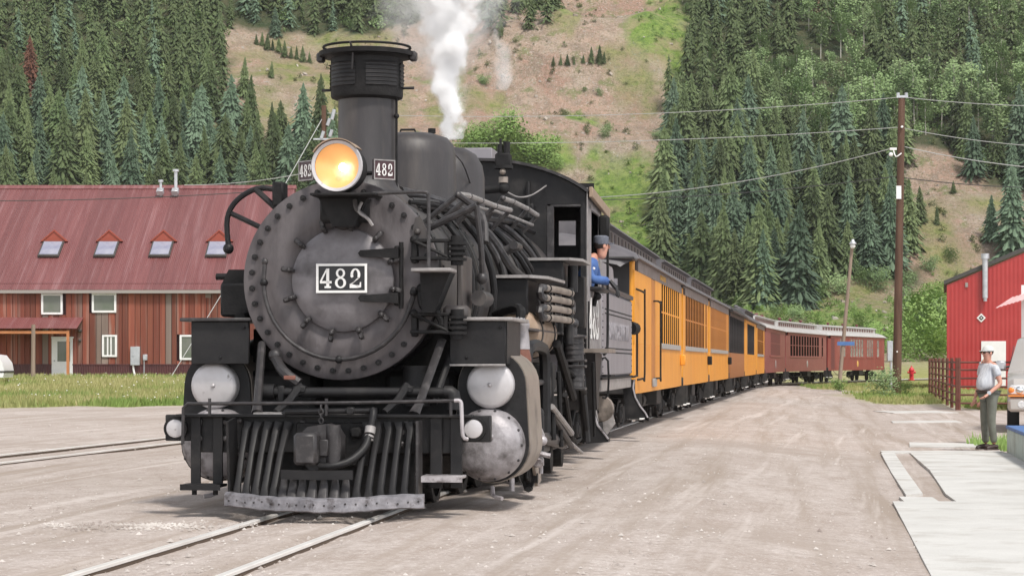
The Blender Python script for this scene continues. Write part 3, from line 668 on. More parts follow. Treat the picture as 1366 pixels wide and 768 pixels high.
# chimney
st = P('smokestack', MB().lathe([(.44,2.72),(.40,2.80),(.30,2.90),(.268,3.0),(.262,3.70),(.30,3.72)], (0,1.2,0), 'z', 40), 'soot')
cap = MB().lathe([(.27,3.70),(.325,3.72),(.332,3.74),(.332,4.075),(.35,4.09),(.40,4.10),(.435,4.10),(.44,4.14),(.36,4.155),(.30,4.15),(.30,3.8)], (0,1.2,0), 'z', 48); cap = P('spark_arrestor', cap, 'black2')
for a0, a1 in ((208,262),(279,334),(345,30+360),(50,110),(130,190)):
    q = MB(); vs = []; fs = []; n = 8
    for i in range(n+1):
        a = R(a0+(a1-a0)*i/n)
        for z in (3.815,4.02): vs.append((.338*math.cos(a), 1.2+.338*math.sin(a), z))
    for i in range(n): fs.append((2*i,2*i+1,2*i+3,2*i+2))
    q.add(vs, fs); 
    for z in (3.815,3.85,3.885,3.92,3.955,3.99,4.02): q.tube([(.339*math.cos(R(a0+(a1-a0)*i/6)),1.2+.339*math.sin(R(a0+(a1-a0)*i/6)),z) for i in range(7)], .006 if .0 < abs(z-3.9) < .1 else .009, 5)
    q.obj('screen', M['black'], cap, fix=False)
P('cap_rail', MB().tube([(.40*math.cos(R(a)),1.2+.40*math.sin(R(a)),4.185) for a in range(0,361,12)], .012, 6), 'black2')
pieces('cap_lug', MB().box((.43,1.2,4.10),(.07,.1,.09),None,.015).box((-.43,1.2,4.10),(.07,.1,.09),None,.015).cyl((-.42,1.2,3.80),(-.33,1.2,3.80),.014,n=6).cyl((.33,1.2,3.81),(.44,1.2,3.81),.014,n=6).tube([(-.07,.76,4.18),(-.06,.84,4.1),(-.07,.86,3.95)],.010,5), 'pipe', L0)
P('stack_rod', MB().cyl((.285,1.15,2.82),(.285,1.15,3.72),.011,n=6).ball((.285,1.15,3.55),.026,8,5), 'black2')
P('stack_saddle', MB().lathe([(.50,2.55),(.47,2.72),(.42,2.80)], (0,1.2,0), 'z', 32), 'soot')
# domes
P('sand_dome', MB().lathe([(.62,2.72),(.56,2.80),(.485,2.90),(.465,3.0),(.462,3.40),(.44,3.52),(.38,3.59),(.24,3.635),(0,3.645)], (0,3.6,0), 'z', 48), 'soot')
P('dome_loop', MB().tube([(-.12,3.6,3.62),(-.10,3.6,3.68),(.04,3.6,3.68),(.06,3.6,3.63)],.012,6), 'black2')
P('steam_dome', MB().lathe([(.6,2.76),(.54,2.86),(.46,2.96),(.44,3.05),(.435,3.38),(.41,3.52),(.34,3.64),(.22,3.71),(0,3.74)], (0,6.0,0), 'z', 48), 'soot')
sv = MB()
for (x, y, zt) in ((.02,4.85,3.82),(.14,4.8,3.70),(-.10,4.75,3.72)):
    sv.cyl((x,y,2.9),(x,y,zt-.12),.045,n=10).cyl((x,y,zt-.14),(x,y,zt-.05),.03,n=10).cyl((x,y,zt-.05),(x,y,zt),.042,n=10)
sv.box((.02,4.8,3.45),(.42,.24,.16),None,.03); P('safety_valves', sv, 'black2')
P('wire', MB().tube([(.15,4.8,3.62),(.28,5.3,3.5),(.34,5.9,3.2),(.5,6.6,2.9)],.008,5,4), 'pipe')
# whistle and turbo generator column in front of the cab
t = MB().cyl((.385,8.1,3.40),(.385,8.1,3.68),.045,n=12).box((.385,8.1,3.76),(.19,.18,.17),None,.02).cyl((.385,8.1,3.66),(.385,8.1,3.70),.12,n=14).cyl((.345,8.1,3.80),(.345,8.1,3.96),.035,n=8).cyl((.425,8.1,3.80),(.425,8.1,3.99),.042,n=8).cyl((.35,8.1,3.9),(.35,8.1,4.03),.015,n=6).cyl((.385,8.1,3.42),(.12,8.1,3.40),.05,n=10).ball((.385,8.1,3.42),.07,10,8)
P('whistle', t, 'black2'); P('whistle_collar', MB().cyl((.385,8.1,3.49),(.385,8.1,3.56),.058,n=12).ball((.385,8.03,3.62),.04,8,6), 'jacket')
P('whistle_cord', MB().tube([(.44,8.1,3.37),(.56,8.2,3.32),(.70,8.4,3.36),(.84,8.75,3.50)],.010,5,5), 'pipelt')
P('cab_front_pipe', MB().cyl((.62,8.72,3.55),(.62,8.72,3.1),.03,n=8).box((.62,8.74,3.18),(.14,.06,.2),None,.02), 'black')
# hand rails, brackets and pipework over the boiler, right side, then a plain set on the left
def rad(y, ph, r): return (r*math.sin(R(ph)), y, CZ+r*math.cos(R(ph)))
hr = [rad(.5,51,1.22),rad(1.3,49,1.24),rad(2.3,47,1.24),rad(3.4,46,1.25),rad(4.6,45,1.28)]
P('boiler_hand_rail', MB().tube(hr, .028, 8), 'pipelt'); P('boiler_hand_rail', MB().tube([rad(4.7,38,1.32),rad(5.6,37,1.34),rad(6.6,39,1.36),rad(7.3,41,1.36)], .028, 8), 'pipelt')
knot = MB().ball((0,0,0),(.034,.045,.034),8,6).mesh('rail_joint', M['pipe'])
stick = MB().cyl((0,0,0),(0,0,.37),.024,n=8).cyl((0,0,0),(0,0,.02),.06,n=10).mesh('rail_bracket', M['pipe'])
for y, ph, r in ((.5,51,1.22),(1.3,49,1.24),(2.3,47,1.24),(3.4,46,1.25),(4.6,45,1.28),(4.7,38,1.32),(5.6,37,1.34),(6.6,39,1.36),(7.3,41,1.36)):
    inst('rail_joint', knot, L0, rad(y, ph, r)); inst('rail_bracket', stick, L0, rad(y, ph, bR(y)-.02), (0,R(ph),0), (1,1,(r-bR(y))/.36))
P('cross_bar', MB().tube([rad(.2,58,.84),rad(.15,61,1.33)], .030, 8).tube([rad(.15,61,1.33),(1.20,.2,2.25),(1.20,.25,2.05)],.026,8,3).ball((1.20,.25,2.03),.055,10,7), 'pipe')
P('cross_bar', MB().tube([rad(.5,51,1.22),(1.15,.6,2.6),(1.20,.45,2.35)], .030, 8, 3), 'pipe')
def arc(y, a0, a1, r, dy=0, n=9): return [rad(y+dy*i/n, a0+(a1-a0)*i/n, r if not callable(r) else r(y+dy*i/n)) for i in range(n+1)]
for (y, a0, a1, dy, rr, m_) in ((1.75,12,118,.2,.035,'black'),(1.95,10,120,.25,.030,'black2'),(2.55,14,112,.3,.045,'black'),(2.9,20,104,1.0,.048,'pipe'),(3.3,16,110,.5,.03,'black2'),(3.7,22,100,.9,.040,'black'),(4.3,20,100,.5,.03,'pipe'),(5.2,22,96,.9,.045,'black'),(5.5,25,92,.8,.028,'pipe'),(6.0,20,90,.6,.05,'pipe'),(6.7,30,88,.2,.03,'black2')):
    P('pipe', MB().tube(arc(y,a0,a1,lambda yy: bR(yy)+.05,dy), rr*.78, 8), m_)
for (pts_, rr, m_) in (([rad(1.2,20,.88),rad(1.9,24,.95),rad(2.8,27,.97),rad(3.8,26,1.0),rad(5.6,28,1.02)],.028,'pipe'),([rad(1.3,27,.88),rad(2.2,31,.96),rad(3.4,33,.99),rad(5.2,32,1.02)],.022,'pipe'),
   ([rad(1.2,33,.87),rad(2.4,37,.95),rad(4.0,38,1.0),rad(6.6,36,1.12),rad(8.6,38,1.14)],.03,'black'),([rad(1.5,16,.92),rad(2.6,36,1.0),rad(3.3,55,1.02),rad(4.0,75,1.03),rad(5.6,82,1.05)],.045,'pipe'),
   ([rad(2.4,40,1.1),rad(3.5,42,1.14),rad(5,40,1.18),rad(7.2,43,1.24)],.018,'pipelt'),([rad(1.0,30,.86),rad(1.4,42,.98),rad(2.2,48,1.05),rad(3.0,50,1.05)],.02,'black2')):
    P('pipe', MB().tube(pts_, rr, 8, 4), m_)
P('check_valve', MB().cyl(rad(4.1,64,.9),rad(4.1,64,1.16),.05,n=10).cyl(rad(3.9,64,1.14),rad(4.35,64,1.14),.045,n=10), 'pipe')
P('sand_pipe', MB().tube(arc(3.5,28,100,.985,0), .022, 6), 'black2')
# compressor brackets at the right edge of the smokebox front
for z in (2.25, 1.62):
    k = MB().box((.80,-.10,z+.09),(.34,.10,.03),None,.006).box((.80,-.10,z-.06),(.34,.10,.03),None,.006).tube([(.66,-.14,z+.09),(.95,-.14,z-.05)],.016,6).box((.66,-.07,z),(.05,.1,.2),None,.008).box((.94,-.10,z),(.03,.09,.16))
    k.ball((.66,-.13,z+.10),.035,8,6)
    for dz in (-.07,-.025,.02,.065): k.cyl((1.03,-.10,z+dz-.012),(1.03,-.10,z+dz+.012),.085,n=16)
    k.cyl((1.03,-.10,z-.12),(1.03,-.10,z+.13),.055,n=12); P('spring_bracket', k, 'black2')
P('corner_gusset', MB().prism([(.62,2.34),(.80,2.34),(.70,2.56),(.66,2.54)],'y',-.06,-.02).ball((.68,-.07,2.42),.03,8,6), 'soot')
P('side_plate', MB().box((1.03,.35,1.98),(.05,.6,.5),None,.01).box((1.0,.1,1.72),(.22,.22,.14),None,.03).cyl((1.16,.3,1.86),(1.16,.8,1.86),.07,n=12), 'soot')
P('smoke_box_pipe', MB().tube([(.72,-.1,1.9),(.74,-.12,1.78),(.86,-.12,1.72),(.92,-.1,1.6)],.035,8,3).ball((.72,-.1,1.93),.045,8,6), 'black2')
# left side of the smokebox: curved grab rail with ball ends, brackets, box
P('left_grab_rail', MB().tube([(-1.10,.4,2.33),(-1.11,.4,2.58),(-1.02,.4,2.74),(-.84,.4,2.84),(-.66,.4,2.83)],.025,8,4).ball((-1.10,.4,2.31),.05,10,7).tube([(-1.07,.4,2.62),(-.72,.3,2.46)],.024,8).tube([(-.86,.4,2.84),(-.58,.3,2.60)],.028,8), 'black')
P('left_bracket', MB().box((-.62,.35,2.78),(.10,.2,.22),None,.015), 'black2')
P('left_box', MB().box((-1.09,1.0,1.86),(.30,.7,.30),None,.02).prism([(-1.27,2.0),(-.95,2.0),(-.95,2.14),(-1.2,2.14)],'y',.8,1.3).cyl((-1.34,.9,2.08),(-1.18,.9,2.08),.03,n=8), 'black2')
P('left_pipe', MB().tube([(-1.02,.5,1.7),(-1.02,1.5,1.78),(-1.0,4,1.8)],.05,8), 'black2')
# running boards, front boxes, coolers
for sx, x0, x1 in ((1,.90,1.385),(-1,-1.385,-.87)):
    cx = (x0+x1)/2; w = x1-x0
    P('splash_plate', MB().box((cx+.045,.06,1.47),(w,.035,.37),None,.006).box(((x0 if sx < 0 else x1)+.045,.55,1.47),(.02,.95,.37)).ball((cx-sx*.05,.04,1.34),.014,6,4).ball((x1,.04,1.60),.014,6,4), 'black')
    P('front_running_board', MB().box((cx+sx*.02+.03,.62,1.672),(w+.12,1.25,.032),None,.008), 'pipelt' if sx > 0 else 'pipe')
P('bottom_lip', MB().box((1.17,.04,1.276),(.52,.06,.02),None,.004), 'pipelt')
rb = MB().box((1.18,5.6,1.62),(.34,6.3,.03),None,.008); P('running_board', rb, 'pipe'); P('running_board', MB().box((-1.18,5.2,1.72),(.34,7.0,.03),None,.008), 'pipe')
bx1 = P('tool_box', MB().box((1.03,3.75,1.96),(.42,.9,.36),None,.01), 'black'); P('box_top', MB().prism([(.78,3.22),(1.27,3.22),(1.42,3.6),(1.46,4.9),(.78,4.9)],'z',2.145,2.175), 'pipelt')
bx2 = P('tool_box', MB().box((1.06,6.5,2.30),(.52,.9,.28),None,.01), 'black'); P('box_top', MB().prism([(.76,6.0),(1.40,6.0),(1.52,6.3),(1.52,7.4),(.76,7.4)],'z',2.445,2.475), 'pipelt')
pieces('post', MB().cyl((1.42,5.7,1.5),(1.42,5.7,2.12),.055,n=10).box((1.42,7.0,2.0),(.14,.2,.6),None,.01).cyl((1.40,6.4,2.1),(1.40,6.4,2.4),.06,n=10), 'black', L0)
# cooling coil: four tubes with return bends
for k, z in enumerate((2.055,1.955,1.855,1.755)):
    P('cooling_tube', MB().tube([(1.38,3.55,z),(1.45,4.4,z),(1.47,5.5,z)],.037,10), 'jacket')
ret = MB()
for z in (2.005,1.805): ret.tube([(1.38,3.56,z+.05),(1.36,3.46,z+.045),(1.35,3.42,z),(1.36,3.46,z-.045),(1.38,3.56,z-.05)],.042,8,2)
ret.tube([(1.47,5.45,1.955),(1.47,5.55,1.95),(1.47,5.58,1.905),(1.47,5.55,1.86),(1.47,5.45,1.855)],.042,8,2); pieces('return_bend', ret, 'pipe', L0)
cl = MB()
for y in (3.75,4.5,5.3):
    for z in (2.055,1.955,1.855,1.755): cl.cyl((1.395+(y-3.75)*.045,y-.02,z),(1.395+(y-3.75)*.045,y+.02,z),.046,n=10)
    cl.box((1.35+(y-3.75)*.045,y,1.9),(.02,.04,.42))
pieces('tube_clamp', cl, 'black2', L0)
P('air_tank', MB().lathe([(0,-1.0),(.14,-.98),(.24,-.9),(.25,-.85),(.25,.85),(.24,.9),(.14,.98),(0,1.0)], (1.10,4.3,1.60), 'y', 28), 'tan')
pieces('tank_strap', MB().lathe([(.252,-.03),(.262,-.03),(.262,.03),(.252,.03)], (1.10,4.9,1.60), 'y', 28).lathe([(.252,-.03),(.262,-.03),(.262,.03),(.252,.03)], (1.10,3.7,1.60), 'y', 28), 'pipe', L0)
P('air_tank', MB().lathe([(0,-1.0),(.24,-.9),(.25,-.85),(.25,.85),(.24,.9),(0,1.0)], (-1.10,4.3,1.50), 'y', 20), 'black')
# ------------- cylinders with valve chests
def stad(cx, x_, rv, rc, zc=.58, zv=1.10, n=14, sx=1):
    o = []
    for i in range(n+1): a = R(180-180*i/n); o.append((cx+rv*math.cos(a), zv+rv*math.sin(a)))
    for i in range(n+1): a = R(-180*i/n); o.append((cx+.0+rc*math.cos(a), zc+rc*math.sin(a)))
    return o
for sx in (1,-1):
    cx = .055+sx*1.225
    P('cylinder_casing', MB().prism(stad(cx,0,.305,.335),'y',.32,1.28), 'jacket')
    P('casing_front_plate', MB().prism(stad(cx,0,.295,.325),'y',.27,.318), 'black')
    zz = 1.105 if sx > 0 else 1.095
    P('valve_cover', MB().lathe([(0,.135),(.17,.138),(.195,.148),(.205,.165),(.205,.28)], (cx,0,zz), 'y', 36).ball((cx,.132,zz),.02,8,6), 'silver')
    P('cylinder_head', MB().lathe([(0,.02),(.18,.035),(.26,.07),(.30,.13),(.318,.20),(.318,.28)], (cx-.02*sx,0,.585), 'y', 40).ball((cx+sx*.03,.02,.66),.022,8,6), 'cylhead')
    bb = MB()
    for k in range(14): a = 2*math.pi*k/14; bb.ball((cx-.02*sx+.300*math.cos(a), .13, .585+.300*math.sin(a)),.014,6,4)
    P('head_studs', bb, 'pipe', kind='stuff')
    P('saddle', MB().box((sx*.62,1.05,.85),(.62,1.3,.75),None,.05), 'black2')
    P('steam_pipe', MB().tube([(sx*.72,1.2,1.5),(sx*.95,1.1,1.42),(sx*1.15,1.05,1.25)],.13,12,4), 'black')
    P('cylinder_cock', MB().tube([(cx,.3,.22),(cx+sx*.02,.25,.14),(cx+sx*.1,.2,.12)],.02,6,3).cyl((cx,1.7,.22),(cx,1.7,.10),.025,n=8), 'steel')
vv = MB().cyl((1.36,1.25,1.40),(1.36,1.25,1.50),.06,n=12); P('relief_valve', MB().lathe([(.09,1.42),(.085,1.52),(.075,1.60),(.09,1.63),(.085,1.66),(.05,1.68),(.04,1.72)], (1.40,1.35,0), 'z', 14), 'cylhead')
P('valve_base', MB().lathe([(.10,1.26),(.105,1.33),(.085,1.42)], (1.40,1.35,0), 'z', 14), 'rust'); P('valve_pipe', MB().tube([(1.40,1.35,1.7),(1.40,1.38,1.78),(1.3,1.6,1.8),(1.1,1.9,1.75)],.045,8,3), 'black2')
P('saddle_cylinder', MB().cyl((.62,.25,.92),(.62,.25,1.24),.12,n=18).cyl((.62,.25,1.24),(.62,.25,1.27),.135,n=18).cyl((.62,.25,.95),(.62,.25,.98),.14,n=18), 'black')
# ------------- pilot beam, steps, cowcatcher
P('pilot_beam', MB().box((.02,-.66,.70),(2.30,.10,.31),None,.008).box((0,-.70,.855),(2.5,.22,.022),None,.004), 'black')
for sx, nm in ((1,'r'),(-1,'l')):
    P('beam_end', MB().box((.02+sx*1.26,-.67,.75),(.24,.10,.22),None,.008), 'black')
    P('marker_lamp', MB().lathe([(0,-.082),(.06,-.081),(.074,-.077),(.080,-.065),(.080,.0)], (.02+sx*(1.28 if sx<0 else 1.245),-.70,.75 if sx > 0 else .745), 'y', 24), 'silver')
    P('lamp_collar', MB().lathe([(.080,-.07),(.10,-.07),(.10,0)], (.02+sx*(1.28 if sx<0 else 1.245),-.70,.75 if sx > 0 else .745), 'y', 24), 'black2')
P('beam_top_lip', MB().box((-.15,-.60,.872),(.9,.26,.016)), 'pipelt')
rv = MB()
for (x,z) in ((-1.06,.80),(-1.06,.66),(-.84,.80),(-.84,.66),(-.72,.81),(-.72,.58),(-.18,.80),(.78,.80),(.94,.81),(.94,.68),(1.1,.68),(1.1,.81),(.80,.58),(.70,.80),(.66,.72),(.66,.62),(.2,.79),(.32,.68)): rv.lathe([(0,-.03),(.018,-.025),(.024,-.02),(.024,0)], (x,-.715,z), 'y', 8)
pieces('beam_bolt', rv, 'pipe', L0)
for (x0, x1, nm) in ((-1.09,-.90,0),(.95,1.12,1)):
    for x in (x0, x1): P('step_hanger', MB().box((x,-.74,.56),(.085 if nm == 0 else .10,.02,.60),None,.004), 'black')
    P('step_tread', MB().box(((x0+x1)/2 if nm == 0 else 1.03,-.84,.275 if nm == 0 else .36),(.34,.24,.025),None,.005).box(((x0+x1)/2 if nm == 0 else 1.03,-.96,.265 if nm==0 else .345),(.34,.015,.05)), 'black' if nm == 0 else 'steel')
pieces('tread_bolt', MB().cyl((-1.06,-.9,.2),(-1.06,-.9,.27),.022,n=8).cyl((-.88,-.9,.2),(-.88,-.9,.27),.022,n=8), 'black2', L0)
P('beam_hand_rail', MB().tube([(-1.17,-.86,.62),(-1.165,-.86,.92),(-1.13,-.86,.955),(-.4,-.86,.96),(.2,-.86,.965),(1.12,-.86,.985)],.015,8), 'pipe')
P('rail_end', MB().tube([(1.12,-.86,.985),(1.17,-.86,.98),(1.18,-.86,.9),(1.19,-.86,.70),(1.23,-.84,.67)],.017,8,3), 'steel')
for x in (-.94,.05,1.09): P('rail_post', MB().cyl((x,-.86,.86),(x,-.86,1.0),.014,n=6), 'pipe')
def vnose(x):    # plan of the V: y for an x
    t = abs(x-.07)/.84; return -1.42+.40*t
bars = [-.66,-.575,-.485,-.40,-.315,-.235,-.15,-.065,.03,.12,.205,.285,.375,.465,.555,.645,.735]
for i, x in enumerate(bars):
    top = .80 if abs(x-.06) > .31 else .36
    xt = .07+(x-.07)*(1.0 if abs(x-.06) > .31 else 1); yb = vnose(x); yt = -.74 if top > .5 else yb+.10
    w = .036 if x != bars[3] else .032; mb = MB()
    pts_ = [(xt+(.02 if x < 0 else -.01), yt, top),(xt, yt-.02*1, top-.07),(x+.005,(yt+yb)/2,(top+.2)/2+.04),(x,yb+.04,.27),(x,yb+.03,.19)]
    if top < .5: pts_ = [(x,yt,top),(x,yt,.30),(x,yb+.03,.19)]; mb.tube(pts_, [.024,.034,.048], 8, 0, True, .5)
    else: mb.tube(pts_, [.046,.032,.027,.030,.042], 8, 0, True, .6)
    P('pilot_bar', mb, 'pipe' if top < .5 else 'black')
P('side_bar', MB().box((-.735,-.90,.50),(.02,.30,.66),Matrix.Rotation(R(6),3,'X')), 'black'); P('side_bar', MB().box((.83,-.88,.50),(.022,.20,.64)), 'pipe')
P('pilot_backing', MB().box((.05,-.60,.36),(1.4,.04,.5)), 'black2')
P('bar_clip', MB().prism([(-.235,-1.30),(.07,-1.38),(.36,-1.32),(.36,-1.29),(.07,-1.35),(-.235,-1.27)],'z',.355,.43).box((.0,-1.33,.40),(.10,.04,.06)), 'black')
# steel toe of the pilot: bent V plate with dents
mb = MB(); vs = []; fs = []; n = 30
for i in range(n+1):
    x = -.76+1.66*i/n; y = vnose(x); dz = .003*math.sin(i*1.9)+.006*math.sin(i*.5+1)-.022*(1-abs(x-.07)/.84)
    for (dy, z) in ((0,.235),(-.035,.225),(-.05,.215),(-.05,.125),(-.03,.115),(0,.115)): vs.append((x, y+dy+.01*math.sin(i*2.7), z+dz-.005))
for i in range(n):
    for k in range(6): fs.append((i*6+k,i*6+(k+1)%6,(i+1)*6+(k+1)%6,(i+1)*6+k))
fs += [tuple(range(6)), tuple(n*6+k for k in range(6))[::-1]]; mb.add(vs, fs); P('pilot_toe', mb, 'toe')
rv = MB()
for i in range(21): x = -.72+1.58*i/20; rv.lathe([(0,-.009),(.007,-.008),(.009,0)], (x, vnose(x)-.05, .165+.008*math.sin(i*2)-.014*(1-abs(x-.07)/.84)), 'y', 8)
P('toe_rivets', rv, 'pipe', kind='stuff')
# coupler: knuckle with head and shank
cp = MB().prism([(-.10,.72),(-.04,.775),(.12,.80),(.19,.77),(.235,.70),(.23,.52),(.17,.44),(-.02,.42),(-.06,.46)],'y',-1.18,-.98)
cp.box((-.03,-1.24,.60),(.19,.20,.26),None,.025).cyl((.17,-1.16,.44),(.17,-1.16,.79),.06,n=14).box((.10,-1.2,.605),(.08,.05,.14),None,.01).box((.06,-.85,.60),(.26,.4,.22),None,.02)
P('coupler', cp, 'pipe'); P('coupler_pocket', MB().box((.08,-.73,.62),(.62,.06,.36),None,.01).box((.28,-.77,.72),(.10,.06,.10),None,.02).box((-.2,-.77,.5),(.08,.06,.12),None,.01), 'black2')
for i in range(4): P('chain_link', MB().tube([(.06+.018*math.cos(R(a))*(i%2),-1.12+.018*math.cos(R(a))*(1-i%2),.93-.035*i+.026*math.sin(R(a))) for a in range(0,361,45)], .006, 5), 'pipe')
P('uncoupling_lever', MB().tube([(-.32,-.82,.865),(-.30,-.82,.89),(.42,-.84,.90),(.47,-.84,.90)],.026,8).box((.25,-.84,.90),(.07,.08,.06),None,.01), 'black')
P('air_hose', MB().tube([(.44,-.86,.91),(.45,-.9,.86),(.43,-.95,.72),(.40,-1.02,.60),(.30,-1.12,.50),(.18,-1.2,.46),(.06,-1.2,.455)],[.03,.03,.03,.034,.034,.032,.03],10,4), 'black')
P('hose_coupling', MB().cyl((.435,-.93,.77),(.43,-.95,.715),.045,n=12).cyl((.43,-.95,.70),(.427,-.955,.685),.04,n=12).cyl((.426,-.956,.675),(.424,-.958,.66),.04,n=12), 'pipelt')
# cross pipe, braces, valves behind the beam
P('cross_pipe', MB().cyl((-.58,-.28,1.045),(.95,-.28,1.045),.042,n=12).cyl((-.62,-.28,1.045),(-.52,-.28,1.045),.07,n=12).box((-.46,-.28,1.03),(.06,.09,.14),None,.01), 'black')
for x in (-.33,.60): P('pipe_bracket', MB().tube([(x-.12,-.55,.88),(x-.03,-.4,.98),(x+.03,-.28,1.10)],[.03,.035,.04],8).box((x+.03,-.28,1.07),(.11,.1,.06),None,.01), 'black')
P('elbow', MB().tube([(.95,-.28,1.045),(1.02,-.28,1.03),(1.03,-.28,.9)],.06,10,3), 'black')
P('smokebox_brace', MB().tube([(-.70,-.0,1.46),(-.615,-.52,.95),(-.60,-.60,.87)],[.036,.036,.05],8), 'pipe')
P('smokebox_brace', MB().tube([(.885,-.0,1.49),(.77,-.52,.95),(.74,-.60,.87)],[.040,.040,.055],8,0,True,.6), 'pipe')
P('smokebox_brace', MB().tube([(.95,.15,1.4),(.86,-.3,.95)],[.03,.03],8), 'black')
P('front_valve', MB().tube([(-.56,-.1,1.34),(-.45,-.25,1.22),(-.3,-.3,1.12)],.045,8,3).ball((-.56,-.1,1.36),.06,8,6), 'pipe'); P('valve_tag', MB().box((-.36,-.42,1.17),(.10,.02,.035),None,.004), 'rust')
P('front_deck', MB().box((.02,-.05,.80),(2.3,1.1,.03)).box((0,.75,1.15),(1.9,.05,.9)), 'black2')
# ------------- frame, wheels, rods, motion
P('frame', MB().box((.98,5.3,.72),(.09,6.4,.30),None,.01).box((-.98,5.3,.72),(.09,6.4,.30),None,.01).box((0,5,.95),(1.5,7.5,.25)), 'black2')
def wheel(r, w, spokes, cw=False):
    mb = MB().lathe([(r*.86,-w/2),(r,-w/2),(r*1.0,w/2),(r*1.045,w/2+.0),(r*1.045,w/2+.03),(r*.86,w/2+.03)], (0,0,0), 'x', 32)
    mb.lathe([(0,-w*.7),(r*.2,-w*.7),(r*.24,-w*.2),(r*.24,w*.5),(0,w*.5)], (0,0,0), 'x', 14)
    for k in range(spokes): a = 2*math.pi*k/spokes; mb.cyl((0,r*.2*math.cos(a),r*.2*math.sin(a)),(0,r*.88*math.cos(a),r*.88*math.sin(a)), r*.055, r*.04, 6, False)
    return mb
dw = wheel(.56,.13,12).mesh('driving_wheel', M['wheel']); pw = wheel(.36,.11,8).mesh('leading_wheel', M['wheel']); tw = wheel(.36,.11,8).mesh('trailing_wheel', M['wheel'])
cwm = MB().prism([(.46*math.cos(R(a)),.46*math.sin(R(a))) for a in range(200,341,14)]+[(.12,.05),(-.12,.05)],'x',-.06,.06).mesh('counterweight', M['black2'])
ys_d = (3.2,4.4,5.6,6.8)
for y in ys_d:
    for sx in (1,-1):
        inst('driving_wheel', dw, L0, (sx*.50,y,.56), (0,0,0 if sx > 0 else math.pi)); inst('counterweight', cwm, L0, (sx*1.13,y,.56), (R(30),0,0))
        P('crank_hub', MB().cyl((sx*1.0,y,.56),(sx*1.22,y,.56),.13,n=16), 'wheel')
    MB().cyl((-.95,y,.56),(.95,y,.56),.09,n=12).obj('axle', M['wheel'], L0)
for sx in (1,-1):
    inst('leading_wheel', pw, L0, (sx*.50,1.6,.36)); inst('trailing_wheel', tw, L0, (sx*.50,8.2,.36))
    P('side_rod', MB().box((sx*1.27,5.0,.40),(.05,3.9,.11),None,.01), 'pipe'); P('main_rod', MB().tube([(sx*1.36,2.9,.58),(sx*1.36,5.6,.42)],[.06,.08],8,0,True,1), 'pipe')
    P('crosshead', MB().box((sx*1.30,2.6,.58),(.16,.34,.34),None,.03), 'steel'); pieces('guide_bar', MB().box((sx*1.30,2.55,.80),(.12,1.5,.05),None,.01).box((sx*1.30,2.55,.36),(.12,1.5,.05),None,.01), 'pipe', L0)
    P('piston_rod', MB().cyl((sx*1.28,1.8,.58),(sx*1.29,2.6,.58),.045,n=10), 'steel')
    P('link_bracket', MB().tube([(sx*1.38,2.0,1.02),(sx*1.38,2.0,1.34),(sx*1.40,2.15,1.45),(sx*1.42,2.9,1.45),(sx*1.43,3.15,1.36),(sx*1.43,3.2,1.0),(sx*1.43,3.2,.6)],.06,8,3), 'black')
    P('radius_link', MB().tube([(sx*1.36,3.7,1.35),(sx*1.40,3.6,1.1),(sx*1.38,3.7,.8)],.05,8,3).cyl((sx*1.40,2.2,1.1),(sx*1.40,3.7,1.1),.03,n=8), 'pipe')
    P('eccentric_rod', MB().tube([(sx*1.45,3.65,.85),(sx*1.47,5.5,.52)],[.03,.035],8), 'pipelt')
    P('combination_lever', MB().box((sx*1.42,2.45,.72),(.05,.07,.78),Matrix.Rotation(R(12),3,'X'),.01), 'pipelt')
    P('crosshead_arm', MB().box((sx*1.40,2.1,.35),(.05,.18,.40),Matrix.Rotation(R(-20),3,'X'),.015).cyl((sx*1.36,2.1,.2),(sx*1.48,2.1,.2),.05,n=10), 'black')
P('plough_plate', MB().prism([(1.9,.34),(2.3,.42),(2.5,.16),(2.2,.12)],'x',1.44,1.47), 'jacket')
P('hanging_cylinder', MB().cyl((1.40,2.75,.42),(1.40,2.75,.78),.07,n=12).ball((1.40,2.75,.80),.07,10,6).cyl((1.42,2.3,.40),(1.42,2.45,.40),.08,n=10), 'black')
P('drain_valve', MB().box((1.50,1.95,.36),(.10,.12,.10),None,.02).cyl((1.48,1.9,.45),(1.62,1.9,.42),.025,n=8).cyl((1.52,2.0,.25),(1.52,2.0,.36),.02,n=6), 'steel')
for (a_, b_, r_, m_) in (((1.40,4.2,.75),(1.48,5.4,.38),.032,'pipe'),((1.45,5.0,.95),(1.40,6.4,.35),.03,'black2'),((1.38,4.8,1.5),(1.42,6.2,.9),.05,'black2'),((1.45,5.3,.45),(1.52,6.2,.28),.02,'pipelt'),((1.40,6.0,1.2),(1.50,6.8,.95),.03,'black2'),((1.4,6.9,1.45),(1.44,7.6,.5),.04,'black2'),((1.36,7.6,1.4),(1.44,7.7,.35),.05,'black'),((1.5,7.9,1.3),(1.5,8.1,.4),.02,'black2')):
    P('linkage', MB().cyl(a_, b_, r_, n=8), m_)
pieces('brake_shoe', MB().cyl((1.18,5.05,.26),(1.30,5.05,.26),.16,n=16).cyl((1.18,6.2,.28),(1.30,6.2,.28),.16,n=16), 'black2', L0)
